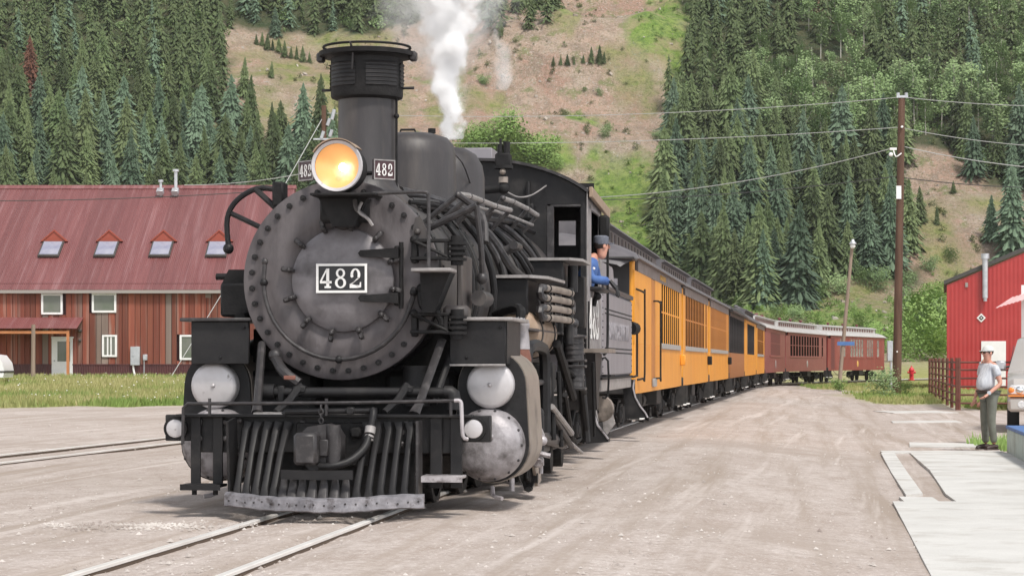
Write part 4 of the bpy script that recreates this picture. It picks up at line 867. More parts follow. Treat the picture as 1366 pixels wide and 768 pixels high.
# cross-compound air compressor
ac = MB().cyl((1.42,6.3,1.02),(1.42,6.3,1.26),.115,n=18).cyl((1.42,6.3,1.32),(1.42,6.3,1.58),.115,n=18).cyl((1.42,6.3,1.24),(1.42,6.3,1.34),.06,n=10)
for z in (1.0,1.255,1.32,1.585): ac.box((1.42,6.3,z),(.28,.28,.03),None,.006)
for z in (1.10,1.16,1.40,1.46,1.52): ac.lathe([(.117,z-.008),(.128,z-.008),(.128,z+.008),(.117,z+.008)], (1.42,6.3,0), 'z', 16)
ac.cyl((1.42,6.3,1.6),(1.42,6.3,1.72),.04,n=8).ball((1.42,6.3,1.74),.06,8,6); P('air_compressor', ac, 'pipe')
P('compressor_bracket', MB().box((1.28,6.3,1.3),(.06,.34,.9),None,.01), 'black2')
# cab
CW, CY0, CY1 = 1.33, 8.8, 11.0
def roofz(x): return 3.82-.20*x*x-.01*x**6
arcp = [(x, roofz(x)) for x in [CW*math.cos(R(a)) for a in range(0,181,10)]]
P('cab_front_wall', MB().prism([(-CW,2.05),(-CW,3.27)]+[(x,z) for x,z in arcp[::-1]]+[(CW,3.27),(.83,3.27),(.83,2.05)],'y',CY0-.03,CY0).box((1.30,CY0-.015,2.3),(.06,.03,1.99)).box((.83,CY0-.016,2.6),(.04,.034,1.4)).box((.03,CY0-.015,1.75),(2.7,.028,.62)), 'black')
P('front_window_frame', MB().box((.89,CY0-.02,2.68),(.09,.05,1.14),None,.008).box((1.08,CY0-.02,3.25),(.38,.05,.03),None,.005), 'pipe')
P('cab_side', MB().box((CW,9.9,1.83),(.03,2.2,.76),None,.004).box((CW,9.12,2.80),(.03,.64,1.20)).box((CW,10.9,2.80),(.03,.2,1.20)).box((CW,9.9,3.32),(.03,2.2,.16)), 'cabgrey')
P('cab_side', MB().box((-CW,9.9,1.83),(.03,2.2,.76),None,.004).box((-CW,8.87,2.78),(.03,.14,1.16)).box((-CW,10.9,2.78),(.03,.2,1.16)).box((-CW,9.9,3.30),(.03,2.2,.14)), 'cabgrey')
P('cab_rear_wall', MB().box((.80,10.98,2.14),(1.0,.03,1.46)).box((.52,10.98,3.03),(.50,.03,.34)).box((1.16,10.98,3.03),(.32,.03,.34)).box((-.92,10.98,2.2),(.8,.03,1.5)).prism([(x,z-.01) for x,z in arcp]+[(-CW,3.2),(CW,3.2)],'y',10.96,10.99), 'black2')
P('cab_painted_shade', MB().box((-1.29,9.9,2.4),(.02,2.1,1.9)).box((-.3,10.94,2.3),(1.9,.02,1.7)).box((.0,10.94,3.45),(2.5,.02,.5)), 'black2')  # black sheets added to put the cab's inner shade into colour
P('cab_floor', MB().box((0,9.9,1.43),(2.66,2.2,.05)), 'black2')
P('cab_corner_strip', MB().box((1.352,CY0-.01,2.45),(.012,.06,2.05)), 'pipelt')
rp = [(x*1.035, roofz(x)+.03) for x in [CW*math.cos(R(a)) for a in range(0,181,9)]]
P('cab_roof', MB().prism(rp+[(x*.99,z-.035) for x,z in rp[::-1]],'y',CY0-.12,11.45), 'pipe')
P('roof_vent', MB().box((-.20,9.9,3.93),(.56,1.1,.22),None,.01), 'tender')
P('rain_gutter', MB().box((1.40,10.1,3.37),(.05,2.7,.13),Matrix.Rotation(R(-2.0),3,'X'),.008), 'tan')
P('cab_lamp', MB().box((1.43,10.4,3.06),(.14,.2,.34),None,.03), 'black2')
P('window_sill', MB().box((1.40,9.9,2.235),(.16,1.3,.05),None,.015), 'black'); P('sill_bracket', MB().cyl((1.40,9.6,2.2),(1.36,9.6,2.02),.03,n=8).ball((1.42,9.5,2.14),.05,8,6), 'black2')
lt = inst('cab_number', digits('482', .42, .52, M['faintw']) if 'faintw' in M else digits('482', .42, .52, M['white']), L0, (1.352,9.78,1.86), (0,0,R(90)))
P('cab_step_board', MB().prism([(8.75,1.42),(9.9,1.42),(9.9,1.47),(8.75,1.47)],'x',1.15,1.62), 'jacket')
P('ash_pan_side', MB().prism([(8.8,1.41),(9.85,1.41),(9.6,1.2),(9.3,.75),(9.05,.7)],'x',1.10,1.45), 'black')
sp_ = [(1.10,.92),(1.30,.92),(1.28,.80),(1.27,.62),(1.32,.46),(1.40,.36),(1.46,.28),(1.46,.24),(1.16,.22),(1.12,.34),(1.16,.55)]
P('cab_step', MB().prism(sp_,'y',10.7,10.98), 'black'); P('step_edge', MB().tube([(x,10.69,z) for x,z in sp_[1:7]],.014,6), 'steel')
P('hanging_bracket', MB().prism([(1.10,.98),(1.36,.90),(1.30,.62),(1.16,.40),(1.02,.48)],'y',2.9,2.94), 'jacket'); P('blade_guard', MB().prism([(1.30,.55),(1.44,.50),(1.46,.20),(1.42,.08),(1.36,.08),(1.30,.25)],'y',2.05,2.10).cyl((1.40,2.0,.10),(1.40,2.14,.10),.03,n=8), 'black2')
P('reverse_arm', MB().prism([(1.36,.70),(1.46,.74),(1.52,.60),(1.44,.50)],'y',2.3,2.36).ball((1.50,2.3,.55),.05,8,6).ball((1.40,2.3,.62),.04,8,6), 'steel')
P('sand_box', MB().box((1.30,4.2,1.15),(.22,.5,.3),None,.03).cyl((1.40,3.9,1.3),(1.44,3.9,.5),.03,n=8).cyl((1.42,4.6,1.2),(1.44,4.7,.4),.025,n=8), 'black2')
P('cab_hand_rail', MB().tube([(1.42,11.1,2.9),(1.42,11.1,1.7),(1.42,10.95,1.46),(1.42,10.5,1.40)],.018,8,3), 'black2')
P('cab_interior', MB().cyl((.2,9.2,2.1),(.2,9.2,2.9),.18,n=12).box((-.2,9.0,2.3),(1.6,.3,.9)), 'black2')
# ------------------------------------------------------------------ rolling stock helpers
def frame_at(name, label, cat, s0, s1, group=None):
    a = pt(s0); b = pt(s1); h = math.degrees(math.atan2(b[0]-a[0], b[1]-a[1]))
    return thing(name, label, cat, (a[0],a[1],0), -R(h), group)
wh = wheel(.33,.10,0).lathe([(.0,-.02),(.29,-.0),(.29,.02),(0,.03)], (0,0,0), 'x', 20).mesh('wheel', M['wheel'])
boxm = MB().box((0,0,0),(.12,.20,.22),None,.02).ball((.05,0,0),(.04,.07,.08),8,6).mesh('axle_box', M['under'])
sideframe = MB()
sideframe.tube([(0,-.95,.42),(0,-.55,.62),(0,.55,.62),(0,.95,.42)],.035,6).tube([(0,-.95,.38),(0,-.35,.18),(0,.35,.18),(0,.95,.38)],.03,6).box((0,0,.40),(.08,.5,.34),None,.02)
for y in (-.16,-.05,.06,.17): sideframe.cyl((.03,y,.26),(.03,y,.52),.045,n=8)
sideframe = sideframe.mesh('side_frame', M['under'])
def truck(par, y):
    t = inst('truck', MB().box((0,y,.45),(1.7,.3,.2),None,.02).box((0,y,.62),(1.9,.22,.10)).mesh('truck', M['under']), par)
    for dy in (-.7,.7):
        for sx in (1,-1):
            inst('wheel', wh, t, (sx*.50,y+dy,.34), (0,0,0 if sx > 0 else math.pi)); inst('axle_box', boxm, t, (sx*.86,y+dy,.36), (0,0,0 if sx > 0 else math.pi))
    for sx in (1,-1): inst('side_frame', sideframe, t, (sx*.84,y,0))
    return t
# ------------------------------------------------------------------ COAL TENDER
TN = frame_at('coal_tender', 'grey riveted coal tender coupled behind the locomotive cab', 'tender', 11.6, 17.5)
TL = 5.9; tx = 1.30
mb = MB().box((0,TL/2,1.70),(2*tx,TL,1.24),None,.05); tb = P('water_tank', mb, 'tender', TN)
P('tank_coping', MB().box((tx,TL/2,2.34),(.05,TL,.07),None,.015).box((-tx,TL/2,2.34),(.05,TL,.07),None,.015).box((0,TL-.02,2.34),(2.6,.05,.07),None,.015), 'pipe', TN)
pieces('coal_board', MB().prism([(.0,2.30),(2.2,2.30),(2.2,2.52),(2.1,2.64),(1.9,2.68),(.0,2.68)],'x',tx-.05,tx-.01).prism([(.0,2.30),(2.2,2.30),(2.2,2.52),(2.1,2.64),(1.9,2.68),(.0,2.68)],'x',-tx+.01,-tx+.05).box((0,.03,2.5),(2.5,.04,.36)).box((0,4.1,2.45),(2.4,.04,.3)), 'tender', TN)
coal = MB(); rgc = random.Random(3)
for i in range(140): coal.box((rgc.uniform(-1.1,1.1), rgc.uniform(.2,4.0), 2.34+rgc.uniform(0,.28)), (rgc.uniform(.12,.3),)*3, Matrix.Rotation(rgc.random()*3,3,(rgc.random(),rgc.random(),1)))
P('coal', coal, 'black2', TN, kind='stuff')
rv = MB()
for z in (2.045,1.985,1.50,1.44):
    y = .5
    while y < TL-.05: rv.lathe([(0,.012),(.011,.009),(.013,0)], (tx,y,z), 'x', 6); y += .10
for y in (.1,.16,TL-.1,TL-.16):
    z = 1.15
    while z < 2.3: rv.lathe([(0,.010),(.008,.006),(.010,0)], (tx,y,z), 'x', 5); z += .09
P('rivets', rv, 'black', TN, kind='stuff')
inst('lettering', text_mesh('DURANGO & SILVERTON', .36, M['faint'], .003, .004), TN, (tx+.004,3.05,1.74), (R(90),0,R(90)))
P('side_sill', MB().box((1.25,TL/2,.98),(.08,TL,.17),None,.01).box((-1.25,TL/2,.98),(.08,TL,.17),None,.01).box((0,0.1,.98),(2.5,.2,.17)).box((0,TL-.1,.98),(2.5,.2,.17)), 'pipelt', TN)
P('deck', MB().box((0,TL/2,1.075),(2.62,TL+.1,.03)), 'black2', TN)
truck(TN, 1.3); truck(TN, TL-1.3)
sp2 = [(1.14,1.02),(1.34,1.02),(1.32,.88),(1.36,.72),(1.44,.58),(1.52,.48),(1.56,.40),(1.20,.38),(1.18,.6)]
P('rear_step', MB().prism(sp2,'y',TL-.05,TL+.25), 'black', TN); P('step_edge', MB().tube([(x,TL-.06,z) for x,z in sp2[1:7]],.014,6), 'steel', TN)
P('grab_iron', MB().tube([(1.30,.05,1.35),(1.38,.05,1.32),(1.38,.05,.85),(1.30,.05,.82)],.016,6,2).tube([(1.30,.0,1.12),(1.42,-.1,1.12),(1.42,.6,1.12)],.014,6,2), 'black2', TN)
P('rear_grab_iron', MB().tube([(1.30,TL+.02,1.95),(1.36,TL+.30,1.92),(1.36,TL+.34,1.84),(1.36,TL+.34,1.15),(1.36,TL+.25,1.08),(1.30,TL+.02,1.06)],.018,6,2).cyl((1.28,TL,1.85),(1.34,TL+.18,1.85),.10,n=12), 'black2', TN)
P('journal_chute', MB().lathe([(.0,.30),(.05,.28),(.17,.06),(.19,.0),(.17,-.03),(0,-.04)], (1.18,1.3,.64), 'y', 18), 'jacket', TN); P('hanging_plate', MB().prism([(1.16,.60),(1.30,.66),(1.36,.42),(1.20,.20)],'y',1.6,1.64), 'pipelt', TN)
P('brake_pipe', MB().tube([(1.1,.2,.7),(1.15,2.2,.5),(1.1,4.6,.62)],.03,6).cyl((1.0,3.2,.55),(1.0,4.1,.55),.16,n=14), 'black2', TN)
P('drain', MB().tube([(1.22,-.5,.8),(1.26,-.4,.5),(1.25,-.38,.25)],.03,6), 'pipelt', TN)

# ------------------------------------------------------------------ passenger cars
def coach(name, label, s0, s1, col, wcol, lb, roofm, segs, group, sill='sillgrey', endm='carblk', lowm=None, open_top=False, txt=None, emblem=None, roofkind='clere', post_w=.075, hood=True, vis=True, glass='pane', endlow=None):
    C = frame_at(name, label, 'railway coach', s0, s1, group); Lc = s1-s0; hw = 1.22; lowm = lowm or col
    z0, zb, zt, ze = .76, 1.62, 2.86, 3.06
    P('floor', MB().box((0,Lc/2,.90),(2.34,Lc-.1,.12)), 'under', C)
    P('lower_side', MB().box((hw,Lc/2,(z0+zb)/2),(.05,Lc-.02,zb-z0),None,.006), lowm, C); P('lower_side', MB().box((-hw,Lc/2,(z0+zb)/2),(.05,Lc-.02,zb-z0),None,.006), lowm, C)
    P('upper_side', MB().box((-hw,Lc/2,(zb+zt)/2),(.05,Lc-.02,zt-zb)), col, C)
    lbp = P('letterboard', MB().box((hw+.004,Lc/2+.35,(zt+ze)/2),(.056,Lc-.7,ze-zt),None,.005).box((-hw,Lc/2,(zt+ze)/2),(.05,Lc-.02,ze-zt)), lb, C)
    if txt: inst('lettering', text_mesh(txt, .15, M['gold'], .002), lbp, (hw+.036,Lc/2+.3,(zt+ze)/2), (R(90),0,R(90)))
    gv = MB()
    for k in range(int(Lc/.32)): gv.box((hw+.0255,.2+k*.32,(z0+zb)/2),(.003,.014,zb-z0-.04))
    P('board_joints', gv, 'orange_d' if 'orange' in lowm else 'maroond' if 'maroon' in lowm else 'carblk', C, kind='stuff')
    # piers, window posts and recessed panes between them
    y = 0.0
    for (a, b, kind, n) in segs+[(Lc,Lc,'end',0)]:
        if a > y+.01: P('side_panel', MB().box((hw,(y+a)/2,(zb+zt)/2),(.05,a-y,zt-zb)), col, C)
        if kind == 'win':
            P('window_pane', MB().box((hw+.012,(a+b)/2,(zb+zt)/2),(.012,b-a,zt-zb)), glass, C); pw = (b-a)/n
            pm = MB().box((0,0,0),(.018,pw*post_w/.5,zt-zb),None,.003).mesh('window_post', M[wcol])
            for k in range(n+1): inst('window_post', pm, C, (hw+.018,a+k*pw,(zb+zt)/2))
            P('window_rail', MB().box((hw+.014,(a+b)/2,2.30),(.014,b-a,.035)), wcol, C)
            P('window_sill', MB().box((hw+.03,(a+b)/2,1.62),(.05,b-a+.1,.11),None,.008), sill, C)
        if kind == 'door':
            P('door', MB().box((hw+.012,(a+b)/2,1.85),(.03,b-a,2.0)), 'orange_d' if 'orange' in col else 'maroond', C)
        if kind == 'open':
            pm = MB().box((0,0,0),(.06,.07,zt-zb),None,.005).mesh('roof_post', M[wcol])
            for k in range(n+1): inst('roof_post', pm, C, (hw+.002,a+(b-a)*k/n,(zb+zt)/2))
            P('painted_inside_shade', MB().box((-hw+.06,(a+b)/2,2.2),(.02,b-a,1.2)), 'carblk', C)  # black sheet standing in for the shade inside the open car
        if kind == 'slat':
            P('side_panel', MB().box((hw,(a+b)/2,(zb+zt)/2),(.05,b-a,zt-zb)), 'carblk', C)
        y = b
    # ends
    for yy, sg in ((0,-1),(Lc,1)):
        P('end_wall', MB().box((0,yy-sg*.03,1.95),(2.40,.04,2.2)), endm, C)
        if yy == 0: P('end_door', MB().box((0,-.02,1.85),(.66,.03,1.9),None,.005), 'carblk' if endm != 'maroond' else 'maroond', C)
        P('corner_post', MB().tube([(hw-.03,yy-sg*.05,z0),(hw-.03,yy-sg*.05,ze)],.055,10), col, C); P('corner_post', MB().tube([(-hw+.005,yy-sg*.06,z0),(-hw+.005,yy-sg*.06,ze)],.07,10), col, C)
        if endlow and yy == 0: P('end_lower_panel', MB().box((0,-.06,1.2),(2.3,.03,.86)), endlow, C)
        P('end_sill', MB().box((0,yy,.86),(2.5,.16,.2),None,.02), 'under', C); P('coupler', MB().box((0,yy+sg*.25,.62),(.22,.5,.24),None,.03), 'under', C)
    # roof
    if roofkind == 'clere':
        prof = [(-1.34,3.05),(-1.30,3.13),(-1.1,3.24),(-.72,3.36),(-.70,3.62),(-.78,3.66),(-.5,3.74),(0,3.78),(.5,3.74),(.78,3.66),(.70,3.62),(.72,3.36),(1.1,3.24),(1.30,3.13),(1.34,3.05)]
        rf = P('roof', MB().prism([(x,z) for x,z in [(-1.34,3.05),(-1.30,3.13),(-1.1,3.24),(-.72,3.36),(.72,3.36),(1.1,3.24),(1.30,3.13),(1.34,3.05)]],'y',-.02,Lc+.02), roofm, C)
        MB().prism([(-.70,3.355),(-.70,3.62),(-.80,3.65),(-.78,3.69),(-.4,3.76),(0,3.78),(.4,3.76),(.78,3.69),(.80,3.65),(.70,3.62),(.70,3.355)],'y',.55,Lc-.55).obj('clerestory', M[roofm], rf)
        cw = MB().box((0,0,0),(.015,.34,.17)).mesh('clerestory_window', M['carblk' if roofm != 'whiteroof' else 'maroond'])
        n = int((Lc-1.6)/.75)
        for k in range(n): inst('clerestory_window', cw, rf, (.705,.95+k*.75,3.50))
        if hood:
            for yy, sg in ((0,-1),(Lc,1)):
                hm = MB(); N1 = 10; st_ = [(0,1,0),(.35,.985,-.03),(.62,.93,-.12),(.78,.84,-.26),(.82,.8,-.34)]
                P_ = [(-1.34,3.05),(-1.27,3.15),(-1.0,3.27),(-.5,3.42),(0,3.5),(.5,3.42),(1.0,3.27),(1.27,3.15),(1.34,3.05)]; vs = []; fs = []
                for (dy, sc_, dz) in st_:
                    for (x, z) in P_: vs.append((x*sc_, yy+sg*dy, 3.05+(z-3.05)*(1-(dy/.95)**3)+dz*(.5)))
                n_ = len(P_)
                for i in range(len(st_)-1):
                    for k in range(n_-1): fs.append((i*n_+k,i*n_+k+1,(i+1)*n_+k+1,(i+1)*n_+k))
                hm.add(vs, fs); hm.obj('roof_hood', M[roofm], rf, fix=False)
                hm = MB().box((0,yy+sg*.4,3.03),(2.6,.8,.05),None,.02); hm.obj('hood_valance', M['carblk'] if roofm != 'whiteroof' else M[roofm], rf)
        for k in range(3): MB().lathe([(.07,3.76),(.07,3.86),(.12,3.87),(.10,3.93),(0,3.95)], (.2,Lc*(.25+.25*k),0), 'z', 10).obj('roof_vent', M[roofm if roofm != 'whiteroof' else 'maroond'], rf)
    else:
        rf = P('roof', MB().prism([(-1.40,3.02),(-1.2,3.22),(-.6,3.40),(0,3.45),(.6,3.40),(1.2,3.22),(1.40,3.02),(1.40,2.98),(-1.40,2.98)],'y',-.25,Lc+.25), roofm, C)
    truck(C, 1.8); truck(C, Lc-1.8)
    tr = MB()
    for x in (.9,-.9): tr.tube([(x,2.6,.80),(x,3.9,.45),(x,Lc-3.9,.45),(x,Lc-2.6,.80)],.016,5)
    P('truss_rods', tr, 'under', C, kind='stuff')
    P('brake_cylinder', MB().cyl((.8,Lc*.45,.55),(.8,Lc*.45+.6,.55),.15,n=12), 'under', C); P('battery_box', MB().box((.85,Lc*.6,.62),(.5,1.2,.34),None,.02), 'under', C)
    for yy, sg in ((.35,1),(Lc-.35,-1)):
        P('step', MB().box((1.26,yy,.34),(.22,.52,.03),None,.006).box((1.20,yy,.34),(.02,.5,.10)), 'white', C)
        pieces('step_hanger', MB().box((1.24,yy-.26,.55),(.16,.025,.44)).box((1.24,yy+.26,.55),(.16,.025,.44)), 'under', C)
    if emblem: P('emblem', MB().lathe([(0,.02),(.20,.018),(.22,.0)], (hw+.026,Lc*.5,1.20), 'x', 20), emblem, C)
    return C
G1 = 'orange coaches behind the tender'
c1 = coach('passenger_coach','first orange coach, directly behind the grey tender, with barred windows at its far end',18.9,32.3,'orange','orange','letterb','carroof',[(3.9,4.9,'door',0),(6.6,12.6,'win',9)],G1,txt='DURANGO & SILVERTON',post_w=.14)
P('grab_iron', MB().tube([(1.24,.25,2.55),(1.32,.35,2.52),(1.34,.95,2.50),(1.34,1.02,2.45),(1.34,1.02,1.1),(1.32,.9,1.02),(1.24,.5,1.0)],.018,6,2), 'black2', c1)
P('grab_iron', MB().tube([(1.24,4.4,2.45),(1.34,4.45,2.45),(1.34,5.0,2.42),(1.34,5.05,2.35),(1.34,5.05,1.05),(1.34,4.9,1.0),(1.24,4.4,1.0)],.018,6,2), 'black2', c1)
P('door_foot', MB().box((1.27,4.4,.92),(.04,.8,.16),None,.01), 'sillgrey', c1)
c2 = coach('passenger_coach','second orange coach with dark barred windows, between the first and third orange coaches',32.8,43.4,'orange','orange_d','letterb','carroof',[(.9,8.6,'win',12),(9.2,9.8,'win',1)],G1,post_w=.12)
c3 = coach('passenger_coach','third orange coach, just ahead of the black open-sided car',43.9,55.5,'orange','orange_d','letterb','carroof',[(.7,9.8,'win',14),(10.3,10.8,'win',1)],G1,post_w=.26)
for c, LL in ((c1,13.4),(c2,10.6),(c3,11.6)): P('gangway_lamp', MB().box((1.30,LL-.3,1.35),(.12,.3,.24),None,.02), 'orange' if c is c1 else 'black2', c)
c4 = coach('open_observation_car','black open-sided observation car with brown slatted lower sides',56.0,68.6,'carblk','carblk','carblk','carblk',[(.5,12.1,'open',9)],'open cars in the train',lowm='brownw',roofkind='plain',sill='carblk')
sl_ = MB().box((0,0,0),(.03,.16,.84),None,.005).mesh('slat', M['brownw'])
for k in range(30): inst('slat', sl_, c4, (1.255,.5+k*.4,1.19))
c5 = coach('open_observation_car','orange open-sided car behind the black observation car',69.1,82.0,'orange','carblk','orange','carroof',[(2.8,10.5,'open',6)],'open cars in the train',roofkind='plain',lowm='orange')
c6 = coach('passenger_coach','last orange coach, at the bend just before the maroon coaches',82.5,94.0,'orange','orange_d','letterb','carroof',[(1.5,10,'win',10)],G1)
G2 = 'maroon coaches at the end of the train'
c7 = coach('passenger_coach','first maroon coach, with one wide dark window and a pink-toned lower side',94.8,111,'maroonl','maroonl','maroonl','whiteroof',[(3.5,12.6,'win',1)],G2,sill='maroonl',endm='maroond',emblem='sillgrey',glass='maroond',endlow='maroonl')
c8 = coach('passenger_coach','middle maroon coach with a row of closely barred windows',111.6,128,'maroonl','maroonl','maroon','whiteroof',[(1.5,13.2,'win',11),(14.2,15.0,'win',1)],G2,sill='maroonl',endm='maroond',emblem='sillgrey',post_w=.12)
c9 = coach('passenger_coach','last maroon coach at the tail of the train with a gold oval emblem',128.7,145.5,'maroon','maroon','maroon','whiteroof',[(.8,1.8,'door',0),(3.2,4.9,'win',3),(6.2,10.2,'win',5),(11.2,13.2,'win',3),(14.3,15.2,'win',1)],G2,sill='maroon',endm='maroond',emblem='gold',glass='paleglass',post_w=.14)
# ------------------------------------------------------------------ materials for buildings and street things
M['redroof'] = mat('red_corrugated_roof', (.165,.056,.055), (.21,.078,.075), .45, .1, 1.2, rnd=.13, c3=(.30,.16,.16), sc3=1.1, m3=(.52,.8), st=(3.5,.12,.12))
M['plank'] = mat('weathered_red_plank', (.17,.042,.026), (.24,.075,.045), .8, 0, 2.2, .3, 20, st=(2.5,2.5,.25), rnd=.34, c3=(.26,.16,.13), sc3=1.6, m3=(.5,.66))
M['plankg'] = mat('weathered_grey_plank', (.19,.135,.11), (.26,.20,.17), .85, 0, 1.5, .3, 20, st=(2,2,.25), rnd=.2)
M['wains'] = mat('dark_maroon_corrugated_skirt', (.07,.022,.024), (.10,.03,.03), .5, 0, 1)
M['wframe'] = mat('white_window_frame', (.74,.73,.72), (.8,.79,.78), .5, 0, 3)
M['wglass'] = mat('window_glass_painted_hill_reflection', (.10,.12,.08), (.16,.16,.14), .15, 0, .8)  # mottled green-grey colour paints a hill reflection into the panes
M['skyglass'] = mat('skylight_glass', (.22,.22,.30), (.34,.34,.40), .12, 0, 1.2)
M['fascia'] = mat('grey_fascia', (.30,.27,.25), rough=.7)
M['orangewood'] = mat('orange_stained_post', (.42,.16,.06), (.5,.2,.08), .6, 0, 3)
M['galv'] = mat('galvanised_steel', (.42,.43,.45), (.55,.56,.58), .4, .5, 4)
M['orange_roofgable'] = mat('orange_red_gable', (.30,.06,.035), rough=.6)
M['redwall'] = mat('bright_red_sheet_wall', (.36,.028,.026), (.41,.04,.036), .4, .05, .8, c3=(.38,.025,.025), sc3=.3)
M['dktrim'] = mat('dark_trim', (.06,.055,.05), rough=.6)
M['pole'] = mat('creosoted_pole', (.07,.035,.022), (.13,.07,.045), .85, 0, 3, .3, st=(2,2,.15))
M['polelt'] = mat('weathered_pole', (.22,.16,.12), (.3,.23,.18), .85, 0, 3, .3, st=(2,2,.15))
M['wire'] = mat('aluminium_wire', (.42,.42,.41), rough=.5); M['wiredk'] = mat('black_cable', (.05,.05,.05), rough=.6)
M['fence'] = mat('rusty_pipe_fence', (.11,.035,.025), (.17,.065,.045), .6, .1, 5)
M['conc'] = mat('pale_concrete', (.53,.52,.495), (.61,.60,.575), .8, 0, 1.6, .3, 30, c3=(.41,.385,.35), sc3=1.4, m3=(.5,.72))
M['hyd'] = mat('red_hydrant_paint', (.6,.03,.04), rough=.4)
M['blue'] = mat('blue_painted_top', (.06,.14,.34), (.09,.18,.40), .6, 0, 4); M['palegreen'] = mat('pale_green_painted_wall', (.38,.46,.42), (.46,.53,.49), .7, 0, 3, c3=(.30,.33,.29), sc3=2)
M['silverp'] = mat('champagne_silver_car_paint', (.47,.44,.41), (.52,.49,.46), .22, .35, 1); M['tyre'] = mat('tyre_rubber', (.02,.02,.02), rough=.8)
M['chrome'] = mat('chrome', (.7,.7,.7), rough=.12, metal=1); M['amber'] = mat('amber_lens', (.75,.25,.05), rough=.2); M['clear'] = mat('headlamp_lens', (.55,.56,.58), (.8,.8,.8), .1, .2, 30)
M['carglass'] = mat('vehicle_glass', (.05,.065,.07), rough=.1); M['whitecar'] = mat('white_car_paint', (.78,.78,.78), rough=.25)
M['skin'] = mat('sunburnt_skin', (.50,.24,.17), (.56,.29,.21), .55, 0, 9); M['shirt'] = mat('pale_grey_striped_shirt', (.42,.43,.46), (.62,.63,.65), .85, 0, 9, .3, st=(4,4,.3))
M['olive'] = mat('olive_grey_trousers', (.12,.125,.10), (.17,.175,.145), .85, 0, 6, .3); M['shoe'] = mat('dark_brown_shoe', (.04,.022,.018), rough=.5); M['capw'] = mat('off_white_cap', (.60,.60,.57), rough=.8)
M['jean'] = mat('blue_jeans', (.07,.075,.15), (.10,.11,.19), .9, 0, 9); M['tanshirt'] = mat('tan_shirt', (.45,.40,.30), rough=.9); M['workblue'] = mat('blue_work_shirt', (.05,.11,.30), (.085,.17,.40), .85, 0, 7, .3)
M['denimcap'] = mat('grey_striped_engineer_cap', (.10,.11,.14), (.16,.17,.20), .9, 0, 30); M['glove'] = mat('black_glove', (.02,.02,.022), rough=.6); M['hair'] = mat('dark_hair', (.03,.022,.018), rough=.8); M['sung'] = mat('sunglasses', (.015,.015,.02), rough=.15)
# ------------------------------------------------------------------ RED-ROOFED BUILDING on the left
DB = 111.0; K = DB/3000
def bX(x): return (x-683)*K
def bZ(y): return 1.3-(y-483)*K
B = thing('red_barn_building', 'long weathered red wooden building with a rusty red corrugated roof and four skylights', 'building', (0,DB,0))
XL, XR = -31.0, -11.9
def Bp(n, mb, m, par=None, **k): return mb.obj(n, M[m], par or B, **k)
ZE = 5.0; DR, ZR = 10.0, 10.7
Bp('wall_core', MB().box(((XL+XR)/2,5.2,2.6),(XR-XL-.1,10,5.2)).prism([(.3,5.2),(10.1,5.2),(10.1,9.0),(10,10.5)],'x',XR-.12,XR-.02).prism([(.2,5.0),(10,10.45),(10.2,5)],'x',XL+.02,XL+.12), 'wains')
def hits(x0, x1, ops): return [(a,b,c,d_) for (a,b,c,d_) in ops if a < (x0+x1)/2 < b]
OPS = [(bX(54),bX(84),bZ(420),bZ(391)),(bX(122.5),bX(155.5),bZ(417.5),bZ(391)),(bX(136.5),bX(157),bZ(477),bZ(446)),(bX(239),bX(277),bZ(481),bZ(446)),(bX(69),bX(97),.4,bZ(450))]
rgp = random.Random(8); x = XL; i = 0; pl = {}
while x < XR-.05:
    w = rgp.choice([.26,.30,.34]); w = min(w, XR-x); segs = [(bZ(486.5), bZ(384))]
    for (a,b,c,d_) in hits(x, x+w, OPS):
        ns = []
        for (s0_, s1_) in segs:
            if c > s0_+.05: ns.append((s0_, min(c, s1_)))
            if d_ < s1_-.05: ns.append((max(d_, s0_), s1_))
        segs = ns
    grey = rgp.random() < .16
    for (s0_, s1_) in segs:
        if s1_-s0_ < .08: continue
        key = (w if w in (.26,.30,.34) else .2, grey); 
        if key not in pl: pl[key] = MB().box((0,0,0),(key[0]-.02,.035,1),None,.006).mesh('plank', M['plankg' if grey else 'plank'])
        inst('plank', pl[key], B, (x+w/2,-.02-rgp.random()*.015,(s0_+s1_)/2), scale=(1,1,s1_-s0_))
    x += w; i += 1
sk = MB(); x = XL
vs = []; fs = []; n = 0
while x <= XR: vs += [(x,-.03-(n%2)*.025,.2),(x,-.03-(n%2)*.025,bZ(486))]; n += 1; x += .06
for k in range(n-1): fs.append((2*k,2*k+2,2*k+3,2*k+1))
m_ = MB(); m_.add(vs, fs); Bp('corrugated_skirt', m_, 'wains', fix=False, ang=0); Bp('skirt_cap', MB().box(((XL+XR)/2,-.05,bZ(486)),(XR-XL,.05,.05)), 'wains')
# roof sheets: corrugated, one object per sheet column
L_ = math.hypot(DR, ZR-ZE); sw = .81
def sheet(w):
    vs = []; fs = []; n = int(round(w/.045)); 
    for k in range(n+1):
        x = -w/2+w*k/n; z = .012*math.cos(k*math.pi)
        vs += [(x,-.35*1.0,z-.35*(ZR-ZE)/DR),(x,DR,ZR-ZE+z)]
    for k in range(n): fs.append((2*k,2*k+2,2*k+3,2*k+1))
    mb = MB(); mb.add(vs, fs); return mb.mesh('roof_sheet', M['redroof'], 0, False)
shm = sheet(sw); n = int((XR+.25-XL)/sw)
for k in range(n+1): inst('roof_sheet', shm, B, (XR+.25-sw*(k+.5),0,ZE+.06+(k%2)*.004))
Bp('roof_back', MB().prism([(DR,ZR+.02),(DR*2,ZE),(DR*2,ZE-.1),(0,ZE-.12),(0,ZE-.02),(DR,ZR-.1)],'x',XL,XR+.25), 'redroof')
